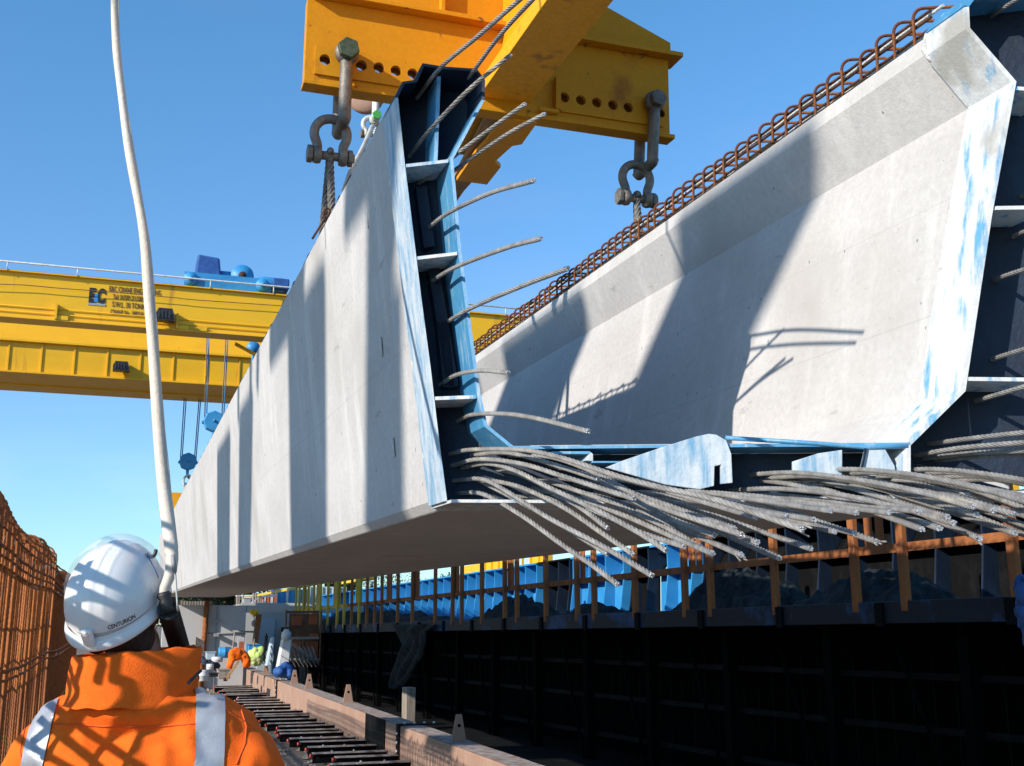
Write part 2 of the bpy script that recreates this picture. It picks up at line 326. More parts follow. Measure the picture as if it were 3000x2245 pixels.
# ------------------------------------------------------------------ the setting: ground
fl = MB(); fl.b2((3.62, 1.0, -.01), (16, 45, .02)); M['shade_floor'] = mat('black_shade_paint', (.006, .006, .006), .9, 0, (.02, .019, .018), 2.5, .5, .75, spec=.1)  # floor painted near-black for the shade right of the box beams
g = MB(); n = 40
g.add([(-400, -60, -.02), (500, -60, -.02), (500, 900, -.02), (-400, 900, -.02)], [(0, 1, 2, 3)])
g.build('ground', M['ground'], loc=(0, 0, 0))['kind'] = 'structure'
fl.build('painted_shade_floor', M['shade_floor'], loc=(0, 0, 0))['kind'] = 'structure'
def gravel():
    m = MB(); random.seed(11)
    for i in range(1800):
        y = random.uniform(9, 34); x = random.uniform(.2, 3.05); r = random.uniform(.012, .05)*(1 if random.random() < .9 else 1.8)
        c = V((x, y, r*.2-.02))
        pts = [c + V((random.uniform(-1, 1), random.uniform(-1, 1), 0)).normalized()*r for _ in range(5)]
        a = [c + V((math.cos(k*1.257+i)*r*random.uniform(.7, 1.2), math.sin(k*1.257+i)*r*random.uniform(.7, 1.2), 0)) for k in range(5)]
        t = c + V((random.uniform(-.3, .3)*r, random.uniform(-.3, .3)*r, r*random.uniform(.6, 1.1)))
        m.add(a+[t], [(k, (k+1) % 5, 5) for k in range(5)])
    o = m.build('gravel', M['timber_grey'], loc=(0, 0, 0)); tag(o, None, None, None, 'stuff'); o['label'] = 'loose stones and rubble on the ground beside the steel box beams'; o['category'] = 'gravel'
gravel()
# ------------------------------------------------------------------ hanging U shaped bridge beam
beam = empty('bridge_beam', BW(1.01, ys(1.01), .33), 'long grey U shaped concrete bridge beam hanging from yellow lifting frame', 'bridge beam')
SEC = [(1.035, .33), (2.58, .33), (2.60, .36), (2.77, 1.94), (2.50, 1.94), (2.49, 1.87), (2.59, 1.655), (2.415, .655), (2.28, .53),
       (1.23, .555), (1.12, .62), (.985, 1.50), (1.09, 1.78), (1.08, 1.865), (.832, 1.865), (1.008, .365)]
def camber(y): return -.09*((y-4)/26)**2
yst = [0, .5, 1, 2, 3, 4.5, 6, 8, 10, 13, 16, 19, 22, 26]
m = MB(); vs = []; n = len(SEC)
for q in yst:
    for (x, z) in SEC:
        y = ys(x)+q if q < 26 else 31.5
        vs.append(BW(x, y, z + camber(y)))
fs = [(i*n+k, i*n+(k+1) % n, (i+1)*n+(k+1) % n, (i+1)*n+k) for i in range(len(yst)-1) for k in range(n)]
fs += [list(range(n)), [(len(yst)-1)*n+k for k in range(n-1, -1, -1)]]
m.add(vs, fs); m.build('concrete_body', M['concrete'], beam, bevel=.006)
# rough cast top strips
for nm, x0, x1, zt in (('left', .84, 1.07, 1.865), ('right', 2.51, 2.76, 1.94)):
    m = MB(); random.seed(3); rows = []
    N_ = 420
    for i in range(N_+1):
        y = 3.15 + (29.8-3.15)*(i/N_)**1.6
        if nm == 'left': y += .82
        row = []
        for k in range(6):
            x = x0+(x1-x0)*k/5
            h = (.003 if k in (0, 5) else .014) + .030*max(0, noise.noise(V((x*11, y*9, 1.3)))+.3)
            row.append(BW(x, min(y, 29.9), zt + camber(y) + h))
        rows.append(row)
    vv = [p for r in rows for p in r]
    m.add(vv, [(i*6+k, i*6+k+1, (i+1)*6+k+1, (i+1)*6+k) for i in range(N_) for k in range(5)], True)
    m.build('rough_top', M['concrete_rough'], beam)
# reinforcement hoops: nearest hundred as parts, the rest one mesh
def hoop(mb, x0, x1, y, z, h, r=.0062, lean=.0):
    c = .042; pts = [BW(x0, y, z-.05), BW(x0, y, z+h-c)]
    pts += [BW(x0+c-c*math.cos(a), y+lean*.12*a, z+h-c+c*math.sin(a)) for a in (.3, .6, .9, 1.2)]
    pts += [BW(x0+c, y+lean*.2, z+h), BW(x1-c, y+lean*.8, z+h)]
    pts += [BW(x1-c+c*math.sin(a), y+lean, z+h-c+c*math.cos(a)) for a in (.4, .8, 1.2)]
    pts += [BW(x1, y+lean, z+h-c), BW(x1, y+lean, z-.05)]
    mb.tube(pts, r, 6)
org = OFF[beam.name]
def hoops(x0, x1, y0, z, h, n0, step, lab):
    m = MB(); hoop(m, x0, x1, y0, z, h, lean=-.07); first = m.build('rebar_hoop', M['rust_mid'], beam)
    y = y0
    for i in range(1, n0):
        y = y0+i*step
        c = dup(first, beam); c.location = bd*(i*step) + V((0, 0, camber(y))) + bx*random.uniform(-.008, .008) + V((0, 0, random.uniform(-.008, .006)))
        c.rotation_euler = (0, 0, 0)
    m = MB(); y += step
    while y < 29.8:
        hoop(m, x0, x1, y, z+camber(y), h, lean=.05); y += step
    return m
mA = hoops(2.525, 2.70, 3.02, 1.94, .160, 66, .104, '')
mB_ = hoops(.90, 1.03, 4.15, 1.865, .10, 34, .16, '')
mA.v += []; k = len(mA.v); mA.v += mB_.v; mA.f += [[i+k for i in f] for f in mB_.f]; mA.s += mB_.s; mA.m += mB_.m
mA.build('rebar_hoops', M['rust_mid'], beam)['kind'] = 'stuff'
for (x, z, y0) in ((2.545, 2.062, 2.95), (2.60, 2.09, 2.95), (2.66, 2.07, 2.95), (2.545, 2.035, 2.95), (2.545, 1.99, 2.95), (.93, 1.945, 4.0), (1.0, 1.945, 4.0)):
    m = MB(); P = []
    for i in range(60):
        y = y0+(29.6-y0)*(i/59)**1.5; P.append(BW(x+.006*noise.noise(V((y*2, x*9, 0))), y, z+camber(y)+.008*noise.noise(V((y*3, z*9, 5)))))
    m.tube(P, .0062, 6)
    m.build('long_bar', M['grout'] if x > 2.58 else M['rust_dark'], beam)

for (u, v) in ((1075, 640), (1116, 1015), (1152, 1310)):
    m = MB(); q = [BC(u+a, v+b, y=4.2) for a, b in ((-6, -28), (-1, -34), (5, 8), (3, 26), (1, 22))]
    kx = .905
    P = []
    for a, b in ((-3, -24), (1, -28), (5, 22), (4, 30), (1, 26)):
        r_ = BR(u+a, v+b); k_ = 1.0
        for _ in range(8):                      # meet the sloping web face
            z_ = r_[2]*k_; xf = 1.008-(z_-.365)*(.176/1.5); k_ = (xf-.004)/r_[0]
        P.append(BW(r_[0]*k_, r_[1]*k_, r_[2]*k_))
    m.prism(P, -bx*.003); m.build('loose_flake', M['grout'], beam)
# ------------------------------------------------------------------ steel stop ends on the beam
def xz(u, v, off): a = BC(u, v, off=off); return (a[0], a[2])
def offset2(pts, t, closed):
    out = []; n = len(pts)
    for i in range(n):
        a = pts[i-1] if (i or closed) else pts[i]; b = pts[(i+1) % n] if (i < n-1 or closed) else pts[i]; c = pts[i]
        def nrm(p, q):
            dx, dz = q[0]-p[0], q[1]-p[1]; l = math.hypot(dx, dz) or 1; return (dz/l, -dx/l)
        n1 = nrm(a, c) if a != c else nrm(c, b); n2 = nrm(c, b) if b != c else n1
        mx, mz = n1[0]+n2[0], n1[1]+n2[1]; l = math.hypot(mx, mz) or 1; k = t/max(.35, (mx*n1[0]+mz*n1[1])/l)
        out.append((c[0]+mx/l*k, c[1]+mz/l*k))
    return out
def ribbon(mb, pts, f0, f1, t, closed=False, yfix=None):
    q = offset2(pts, t, closed); n = len(pts)
    for i in range(n if closed else n-1):
        j = (i+1) % n
        def c(p, o): return BW(p[0], ys(p[0])-o, p[1])
        mb.hexa([c(pts[i], f1), c(pts[j], f1), c(q[j], f1), c(q[i], f1), c(pts[i], f0), c(pts[j], f0), c(q[j], f0), c(q[i], f0)])
FR = .20
LO = [xz(u, v, FR) for u, v in ((1310, 1468), (1287, 1293), (1262, 1080), (1233, 862), (1207, 650), (1186, 479), (1166, 286))]   # outer edge, upwards
LT = [xz(u, v, FR) for u, v in ((1185, 246), (1222, 241), (1243, 194), (1301, 203), (1391, 209), (1412, 238))]
LI = [xz(u, v, FR) for u, v in ((1411, 292), (1318, 466), (1342, 737), (1370, 950), (1398, 1157), (1419, 1250), (1500, 1316))]
RI = [xz(u, v, FR) for u, v in ((2667, 1306), (2829, 1146), (2905, 640), (2978, 239), (2842, 82), (2839, 20))]
RO = [(RI[-1][0]+.03, 1.97), (2.75, 1.97), (2.83, 1.75), (2.68, .36)]
m = MB(); ribbon(m, LO, .0, FR, -.010); m.build('outer_flange', M['blue_smear'], beam)
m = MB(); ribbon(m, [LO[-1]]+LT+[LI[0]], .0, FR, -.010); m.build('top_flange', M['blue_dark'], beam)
m = MB(); ribbon(m, LI, .0, FR, -.010); m.build('inner_flange', M['blue'], beam)
m = MB(); ribbon(m, RI, .0, FR, -.012); m.build('inner_flange', M['blue_white'], beam)
m = MB(); ribbon(m, [RI[-1]]+RO, .0, FR, -.012); m.build('outer_flange', M['blue'], beam)
def plate(poly, off, t, name, mt):
    mb = MB(); a = [BW(p[0], ys(p[0])-off, p[1]) for p in poly]; mb.prism(a, bd*t); return mb.build(name, mt, beam)
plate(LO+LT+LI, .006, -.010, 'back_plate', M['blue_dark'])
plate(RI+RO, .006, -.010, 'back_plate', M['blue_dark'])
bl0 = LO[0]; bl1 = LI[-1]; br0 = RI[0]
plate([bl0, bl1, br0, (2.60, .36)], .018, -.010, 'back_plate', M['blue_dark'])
m = MB(); ribbon(m, [bl0, (1.5, .335), (2.0, .335), (2.64, .345)], .0, FR+.06, .010); m.build('bottom_flange', M['blue_white'], beam)
m = MB(); ribbon(m, [bl1, br0], .03, FR, -.010); m.build('floor_flange', M['blue'], beam)
def stiff(z0, z1, pl, pr_, name='stiffener', mt=None, t=.012, f1=FR-.004):
    mb = MB()
    a, b = xz(*pl, FR), xz(*pr_, FR); ribbon(mb, [a, b], .018, f1, t); return mb.build(name, mt or M['blue_white'], beam)
stiff(0, 0, (1190, 480), (1314, 466), mt=M['blue_smear']); stiff(0, 0, (1222, 751), (1340, 737)); stiff(0, 0, (1273, 1162), (1397, 1157))
stiff(0, 0, (2984, 252), (3120, 262), mt=M['blue_white']); stiff(0, 0, (2920, 603), (3090, 600)); stiff(0, 0, (2836, 1104), (3040, 1106))
stiff(0, 0, (1302, 206), (1292, 466), mt=M['blue'], f1=FR-.05)
for (u0, v0, u1, v1) in ((1275, 800, 1330, 1140), (1238, 560, 1262, 735), (1300, 950, 1318, 1140)):
    a, b = xz(u0, v0, .0), xz(u1, v1, .0); mb = MB(); ribbon(mb, [a, b], .018, .06, .035); mb.build('channel', M['blue_dark'], beam)
# weld and grout beads
def bead(pts, r0, nm, mt, off=.0):
    mb = MB(); P = smooth_path([BW(p[0], ys(p[0])-off, p[1]) for p in pts], .012)
    P = [p + V((noise.noise(p*40), noise.noise(p*37+V((5, 0, 0))), noise.noise(p*41+V((0, 7, 0)))))*.005 for p in P]
    rr = [r0*(1.1+.8*noise.noise(p*24)) for p in P]
    mb.tube(P, rr, 8); mb.build(nm, mt, beam)
bead([(p[0]-.002, p[1]) for p in LO], .0065, 'grout_seam', M['grout'], .004)
bead([(p[0]-.006, p[1]+.002) for p in RI], .0085, 'grout_seam', M['grout'], .004)
# blue brackets standing on the floor flange, copied outline by outline
def bracket(pts, off, t, name, mt, vec=None):
    mb = MB(); mb.prism([PS(u, v, off) for u, v in pts], (vec or bd)*t); return mb.build(name, mt, beam, bevel=.002)
bracket([(1615, 1322), (1730, 1322), (1730, 1331), (1615, 1331)], .19, .14, 'bracket_top', M['blue'])
bracket([(1716, 1350), (1730, 1324), (1738, 1330), (1738, 1352)], .19, .12, 'bracket_side', M['blue_smear'])
bracket([(1735, 1351), (1830, 1351), (1830, 1357), (1735, 1357)], .19, .10, 'bracket_top', M['blue'])
bracket([(1775, 1370), (1822, 1351), (1935, 1312), (2040, 1279), (2078, 1271), (2100, 1274), (2128, 1290), (2143, 1330), (2147, 1415), (2114, 1418), (2114, 1362), (2094, 1366), (2092, 1424), (2050, 1434), (1950, 1420)],
        .215, .012, 'gusset_plate', M['blue_smear'])
bracket([(2325, 1352), (2400, 1328), (2468, 1318), (2468, 1392), (2325, 1392)], .20, .012, 'gusset_plate', M['blue_smear'])
bracket([(2545, 1306), (2590, 1309), (2622, 1366), (2624, 1395), (2520, 1395), (2536, 1320)], .20, .012, 'gusset_plate', M['blue_smear'])
bracket([(2640, 1330), (2658, 1322), (2658, 1392), (2624, 1392)], .19, .012, 'gusset_plate', M['blue_smear'])
bracket([(2655, 1304), (2669, 1304), (2669, 1396), (2655, 1396)], .205, .10, 'end_rib', M['blue_white'])
m = MB(); m.tube([PS(2125, 1283, .2), PS(2400, 1300, .2), PS(2540, 1312, .2), PS(2660, 1308, .2)], .0075, 8); m.build('tie_bar', M['blue'], beam)
m = MB(); m.tube([PS(2536, 1314, .21), PS(2521, 1388, .21)], .004, 6); m.build('tie_bar', M['blue_dark'], beam)

# ------------------------------------------------------------------ cut prestressing strands
def z8(*p): return [(800+x/1.77, y/1.77, o) for x, y, o in p]
def z9(*p): return [(900+x/2.069, 500+y/2.069, o) for x, y, o in p]
def z12(*p): return [(1200+x/2.458, 1200+y/2.458, o) for x, y, o in p]
def z20(*p): return [(2000+x/2.212, 1200+y/2.212, o) for x, y, o in p]
ST = [z8((745, 510, 0), (870, 350, .28), (1060, 190, .65), (1300, -20, 1.1)), z8((975, 450, 0), (1035, 375, .2), (1180, 180, .6), (1390, -50, 1.1)),
      z8((705, 815, 0), (800, 690, .14), (1000, 480, .30), (1225, 290, .45)), z8((755, 955, 0), (900, 840, .14), (1100, 690, .28), (1300, 545, .42)),
      z8((865, 945, 0), (1000, 840, .14), (1200, 705, .28), (1402, 595, .42)),
      z9((725, 355, 0), (850, 260, .3), (1100, 140, .7), (1370, 60, 1.15)), z9((738, 680, 0), (900, 585, .3), (1200, 470, .8), (1410, 412, 1.18)),
      z9((835, 925, 0), (1000, 830, .3), (1300, 700, .7), (1575, 595, 1.05)), z9((805, 1300, 0), (900, 1240, .16), (1050, 1212, .34), (1215, 1225, .5)),
      z9((910, 1520, 0), (1000, 1480, .15), (1200, 1475, .4), (1400, 1505, .6), (1700, 1580, .85)),
      # bottom bundle
      z12((290, 320, 0), (440, 290, .15), (800, 290, .4), (1100, 350, .6), (1500, 480, .85), (1800, 560, 1.0), (2200, 650, 1.2), (2820, 860, 1.45)),
      z12((445, 330, 0), (700, 312, .2), (1000, 385, .4), (1350, 500, .62)),
      z12((302, 405, 0), (500, 358, .15), (800, 390, .35), (1100, 480, .55), (1400, 575, .75), (1610, 640, .9)),
      z12((378, 420, 0), (560, 390, .15), (760, 440, .3), (1000, 560, .5), (1300, 700, .7), (1640, 880, .95), (1840, 1010, 1.1)),
      z12((315, 512, 0), (520, 502, .15), (700, 590, .3), (1000, 780, .55), (1400, 990, .8), (1738, 1190, 1.1)),
      z12((590, 510, 0), (800, 560, .2), (1100, 700, .45), (1400, 900, .7), (1600, 1035, .9)),
      z12((348, 602, 0), (530, 610, .15), (800, 760, .35), (1100, 975, .6), (1300, 1110, .8), (1492, 1255, 1.0)),
      z12((480, 500, 0), (750, 640, .25), (1100, 840, .5), (1420, 1035, .8)),
      z12((900, 495, 0), (1100, 550, .2), (1500, 690, .5), (1850, 850, .8), (2170, 1040, 1.1)),
      z12((760, 620, 0), (1000, 640, .2), (1300, 730, .45), (1650, 880, .7), (1970, 985, 1.0)),
      z12((1000, 400, 0), (1300, 480, .25), (1600, 650, .55), (1900, 790, .8), (2190, 905, 1.05)),
      z12((700, 330, 0), (1000, 340, .25), (1300, 440, .5), (1600, 600, .8), (1800, 700, .95), (2390, 900, 1.3)),
      z12((620, 430, 0), (800, 470, .2), (1050, 600, .4), (1250, 720, .6), (1420, 850, .8)),
      # towards the right web
      z20((1590, 225, 0), (1850, 190, .25), (2212, 150, .55), (2500, 130, .8)), z20((1492, 300, 0), (1800, 250, .3), (2212, 215, .6), (2500, 200, .8)),
      z20((1560, 318, 0), (1850, 285, .25), (2212, 268, .55), (2500, 260, .8)), z20((1640, 330, 0), (1900, 305, .25), (2212, 290, .5), (2500, 290, .8)),
      [(2905, 47, .0), (2950, 18, .15), (3010, -20, .35)], [(2967, 694, 0), (3000, 679, .12), (3080, 650, .4)], [(2911, 821, 0), (2960, 803, .18), (3080, 765, .5)],
      [(2990, 575, 0), (3030, 560, .12), (3090, 540, .4)],
      [(2906, 1053, 0), (2955, 1037, .18), (3080, 1000, .5)], [(2855, 1176, 0), (2920, 1157, .2), (3080, 1110, .55)]]
tips = [(470, 695), (675, 690), (850, 715), (330, 768), (480, 860), (1255, 855), (825, 898), (620, 960), (190, 930), (375, 940), (980, 790), (1110, 800),
        (955, 655), (1120, 668), (1335, 668), (1530, 660), (1550, 775), (1660, 768), (1715, 695), (1900, 680), (1925, 835), (2150, 800), (2080, 690), (2330, 720), (2500, 900), (2420, 820), (2600, 780), (2350, 860), (2760, 860)]
random.seed(21)
for i, (tx, ty) in enumerate(tips):
    L = 1090 + 170*random.random() - 60*(tx > 1500); rx = tx-L
    ry = 425 + .42*(ty-700) + random.uniform(-10, 10)
    if -560 < rx < 380: ry = max(ry, 520+10*(i % 4))
    dy = ty-ry
    ST.append(z20((rx, ry, 0), (rx+L*.25, ry+dy*.15-6, .28), (rx+L*.5, ry+dy*.40, .55), (rx+L*.78, ry+dy*.74, .85), (tx, ty, 1.12+.25*random.random())))
NT = len(ST)
for i in range(12):                                     # second layer running out of the picture on the right
    rx = 300+130*i; ry = 400 + 22*(i % 4)
    if rx < 380: ry = 525
    ST.append(z20((rx, ry, 0), (rx+300, ry-12, .3), (rx+700, ry+25+8*i % 30, .65), (rx+1100, ry+110, .95), (rx+1450, ry+210, 1.25)))
for i, s in enumerate(ST):
    m = MB(); u, v, o = s[0]
    P = [PS(u, v, .018)] + [PS(a, b, c) for a, b, c in s[1:]]
    m.strand(P, r=.0077, pitch=.14, ph=i*.7)
    m.build('strand', [M['strand'], M['strand_tip']], beam)
random.seed(5)
for i in (10, NT-29+5, NT-29+9, NT-29+20):
    q = ST[i]; e0 = PS(*q[-1]); t_ = (e0-PS(*q[-2])).normalized(); m = MB()
    for w_ in range(3):
        P = [e0-t_*.05 + V((random.uniform(-.006, .006), 0, random.uniform(-.006, .006)))]; d0 = (t_ + V([random.uniform(-.22, .22) for _ in range(3)])).normalized()
        for k in range(3): P.append(P[-1] + (d0 + V((0, 0, -.03*k)) + V([random.uniform(-.08, .08) for _ in range(3)]))*.022)
        m.tube(smooth_path(P, .01), .0024, 6)
    m.build('frayed_wires', M['strand'], beam)
# ------------------------------------------------------------------ yellow lifting frame
YS = 5.75
def bbox(mb, x0, x1, y0, y1, z0, z1, mi=0): return mb.box(BW((x0+x1)/2, (y0+y1)/2, (z0+z1)/2), (x1-x0, y1-y0, z1-z0), (bx, bd, bz), mi)
def BZ(u, v, z): a, b, c = BR(u, v); k = z/c; return (a*k, b*k, z)
lift = empty('lifting_spreader', BW(1.9, YS, 2.8), 'yellow steel lifting frame with rows of round holes above the bridge beam', 'lifting frame')
def cut(o, cutters):
    for c in cutters:
        md = o.modifiers.new('b', 'BOOLEAN'); md.operation = 'DIFFERENCE'; md.object = c; md.solver = 'EXACT'
    dg = bpy.context.evaluated_depsgraph_get(); me = bpy.data.meshes.new_from_object(o.evaluated_get(dg)); o.modifiers.clear(); o.data = me
holes = [(800+x/1.77, y/1.77) for x, y in ((268, 315), (368, 300), (455, 345), (547, 357), (635, 373), (722, 388), (1507, 510), (1592, 525), (1675, 537), (1758, 550), (1838, 563), (1955, 556), (2008, 588))]
cuts = []
for u, v in holes:
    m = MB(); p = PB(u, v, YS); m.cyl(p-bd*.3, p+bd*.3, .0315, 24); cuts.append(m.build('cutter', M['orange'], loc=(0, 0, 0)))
xl, xr = .753, 2.955
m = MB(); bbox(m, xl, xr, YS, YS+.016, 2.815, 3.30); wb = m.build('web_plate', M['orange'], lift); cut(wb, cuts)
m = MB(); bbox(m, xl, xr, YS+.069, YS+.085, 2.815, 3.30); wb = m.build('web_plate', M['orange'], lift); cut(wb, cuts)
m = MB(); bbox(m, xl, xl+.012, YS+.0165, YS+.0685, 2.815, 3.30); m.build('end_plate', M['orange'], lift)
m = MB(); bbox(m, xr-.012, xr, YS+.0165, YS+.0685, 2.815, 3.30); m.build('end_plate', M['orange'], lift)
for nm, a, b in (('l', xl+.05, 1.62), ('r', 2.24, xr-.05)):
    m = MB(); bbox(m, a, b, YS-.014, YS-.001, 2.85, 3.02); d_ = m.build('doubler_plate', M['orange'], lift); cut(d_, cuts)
for c in cuts: bpy.data.objects.remove(c)
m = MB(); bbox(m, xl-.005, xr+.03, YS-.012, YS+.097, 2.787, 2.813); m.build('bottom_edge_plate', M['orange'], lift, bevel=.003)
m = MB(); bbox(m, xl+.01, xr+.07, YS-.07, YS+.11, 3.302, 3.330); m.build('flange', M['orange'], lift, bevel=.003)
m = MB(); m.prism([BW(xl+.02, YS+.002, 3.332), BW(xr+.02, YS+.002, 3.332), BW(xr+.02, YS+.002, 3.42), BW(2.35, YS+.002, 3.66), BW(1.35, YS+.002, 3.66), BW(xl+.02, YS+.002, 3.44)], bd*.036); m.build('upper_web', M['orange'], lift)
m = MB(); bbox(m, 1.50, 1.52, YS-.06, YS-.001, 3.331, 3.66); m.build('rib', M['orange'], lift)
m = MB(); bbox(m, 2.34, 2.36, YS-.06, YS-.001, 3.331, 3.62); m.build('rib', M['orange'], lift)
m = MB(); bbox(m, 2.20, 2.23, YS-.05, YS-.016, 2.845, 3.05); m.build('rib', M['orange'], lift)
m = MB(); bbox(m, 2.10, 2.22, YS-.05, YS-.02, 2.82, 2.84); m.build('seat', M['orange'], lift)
m = MB(); m.hexa([BW(1.745, 2.0, 2.87), BW(2.05, 2.0, 2.87), BW(2.05, 6.6, 2.87), BW(1.745, 6.6, 2.87), BW(1.745, 2.0, 2.965), BW(2.05, 2.0, 2.965), BW(2.05, 6.6, 2.965), BW(1.745, 6.6, 2.965)])
m.build('main_beam_flange', M['yellow_old'], lift, bevel=.004)
m = MB(); bbox(m, 1.885, 1.915, 2.0, YS-.002, 2.966, 3.9); m.build('main_beam_web', M['yellow'], lift)
m = MB(); bbox(m, 1.745, 2.05, 2.0, 6.6, 3.901, 3.95); m.build('main_beam_top', M['yellow'], lift)
def under(pts, z, t, name, mt):
    mb = MB(); mb.prism([BW(*BZ(u, v, z)) for u, v in pts], bz*t); return mb.build(name, mt, lift, bevel=.003)
under([(1574, 361), (1529, 424), (1501, 429), (1450, 475), (1467, 491), (1427, 542), (1337, 530), (1392, 448), (1420, 420), (1470, 350)], 2.775, .028, 'splice_plate', M['yellow'])
under([(1560, 345), (1440, 470), (1360, 560), (1325, 610), (1300, 720), (1290, 700), (1330, 520), (1420, 350), (1470, 330)], 2.81, .03, 'splice_plate', M['timber'])
m = MB(); m.prism([BW(*BC(1430, 366, y=6.05)), BW(*BC(1538, 372, y=6.05)), BW(*BC(1520, 292, y=6.05)), BW(*BC(1516, 288, y=6.05))], bd*.012); m.build('stiffener_plate', M['yellow'], lift)
m = MB(); m.tube([PB(1392, 345, 6.2), PB(1466, 240, 6.0)], .012, 8); m.build('brace_rod', M['yellow_old'], lift)
for (u, v) in ((1467, 290), (1452, 318), (1440, 338), (1490, 300), (1478, 330)):
    m = MB(); c = PB(u, v, 6.0); m.tube([c, c+bz*.05-bx*.0], .022, 6); m.tube([c+bz*.051, c+bz*.062], .032, 18); m.tube([c-bz*.03, c], .012, 10); m.build('bolt', M['yellow'], lift)

# ------------------------------------------------------------------ shackles and slings
def shackle(label, c, ax, up, w_, r, L, bowr, mb_, mp, mh=None, group='shackles hanging from the lifting frame', nut=True, flip=False, hr=1.9):
    c = V(c); ax = V(ax).normalized(); up = V(up).normalized(); pr_ = r*.92
    o = empty('shackle', c, label, 'shackle', group)
    h = w_/2+r; P = []
    prof = [(h, 0), (h, .16*L), (h*1.02, .28*L)]
    cy = L - bowr*1.0
    ang = [R(a) for a in (-28, -8, 15, 38, 62, 90)]
    prof += [(max(h, bowr*math.cos(a)) if bowr < h*1.05 else bowr*math.cos(a), cy + bowr*math.sin(a)) for a in ang]
    P = [c + ax*x + up*y for x, y in prof] + [c - ax*x + up*y for x, y in prof[-2::-1]]
    P = smooth_path(P, r*.5); mb = MB(); mb.tube(P, r, 16)
    for s in (-1, 1):                                   # eyes
        mb.lathe([(r*1.15, -r*.92), (r*1.75, -r*.75), (r*1.9, 0), (r*1.75, r*.75), (r*1.15, r*.92)], c+ax*s*h, ax, 20)
    mb.build('bow', mb_, o)
    mb = MB(); mb.cyl(c-ax*(h+r*1.6), c+ax*(h+r*2.4), pr_, 16); mb.build('pin', mp, o)
    s = -1 if not flip else 1
    mb = MB(); a = c+ax*s*(h+r*1.0); b = c+ax*s*(h+r*2.1); mb.tube([a, b], r*hr, 6); mb.build('pin_head', mh or mp, o, bevel=r*.12)
    if nut:
        mb = MB(); a = c-ax*s*(h+r*1.0); b = c-ax*s*(h+r*2.0); mb.tube([a, b], r*hr*.95, 6); mb.build('nut', mp, o, bevel=r*.12)
    return o
pl_ = BC(1010, 170, y=YS); cL = BW(pl_[0], YS+.015, pl_[2]); pr2 = BC(1905, 310, y=YS); cR = BW(pr2[0], YS+.015, pr2[2])
shackle('large grey shackle with green hexagon bolt head on the left end of the frame', cL+bd*.02, bd, -bz, .12, .035, .395, .090, M['shackle'], M['shackle'], M['bolt_green'], hr=1.75)
shackle('large grey shackle with round nut face hanging on the right end of the yellow frame', cR+bd*.02, bd, (-bz-bx*.06), .12, .034, .40, .090, M['shackle'], M['shackle'], M['shackle'], hr=1.5)
qL = BC(968, 455, y=YS); qR = BC(1868, 580, y=YS); dL = BW(qL[0], YS+.015, qL[2]); dR = BW(qR[0], YS+.015, qR[2])
shackle('dark bow shackle linked below the left big shackle beside the blue stop end', dL, bx, bz, .088, .026, .215, .090, M['shackle'], M['shackle'])
shackle('dark bow shackle linked below the right big shackle over the rebar hoops', dR, bx, bz, .088, .026, .215, .090, M['shackle'], M['shackle'])
def sling(label, c, legs):
    c = V(c); o = empty('wire_sling', c, label, 'wire sling', 'wire slings holding the bridge beam')
    for e in legs:
        e = V(e); m = MB(); m.strand([c + bz*.028, c+(e-c)*.1+bz*.0, c+(e-c)*.5, e], r=.021, pitch=.2); m.build('rope_leg', [M['rope'], M['rope']], o)
    m = MB(); P = [c + bd*.031*math.cos(a) + bz*.031*math.sin(a) for a in [math.pi*k/8 for k in range(9)]]; m.tube(P, .018, 10); m.build('rope_eye', M['rope'], o)
sling('thick wire rope sling dropping from the left bow shackle into the beam', dL, [BW(qL[0]+.02, YS-.10, 1.80), BW(qL[0]-.02, YS+.12, 1.75)])
sling('thick wire rope sling dropping from the right bow shackle into the rebar hoops', dR, [BW(qR[0]-.04, YS-.16, 1.85), BW(qR[0]+.03, YS+.08, 1.85)])
shackle('small white shackle with green pin end behind the top of the blue stop end', PB(1099, 347, 6.9), bd, bz, .03, .017, .24, .035, M['white_metal'], M['pin_green'], M['pin_green'])
shackle('small galvanised ring shackle below the white one with the green pin', PB(1085, 395, 6.95), bx, bz, .03, .016, .12, .05, M['white_metal'], M['shackle'])
m = MB(); c = PB(1072, 285, 7.1); m.lathe([(.05, -.03), (.115, -.028), (.125, 0), (.115, .028), (.05, .03)], c, bd+bx*.3, 28)
tag(m.build('hook_sheave', M['box_rust']), 'rusty round sheave seen under the left arm of the yellow frame', 'sheave')
m = MB(); m.strand([PB(1092, 372, 6.85), PB(1062, 440, 6.6), PB(1030, 500, 6.3), PB(1010, 560, 6.0)], r=.018, pitch=.2); tag(m.build('pale_sling', [M['white_metal'], M['white_metal']]), 'pale braided sling running down behind the beam edge from the white shackle', 'sling')
m = MB(); P = [PB(u, v, YS-.4) for u, v in ((958, 660), (952, 640), (948, 622), (957, 610), (966, 616), (962, 632), (950, 645), (935, 668), (915, 700))]; m.tube(smooth_path(P, .01), .006, 6)
tag(m.build('tie_wire', M['rust_dark']), 'loose dark tie wire curling off the left edge of the beam top', 'tie wire')

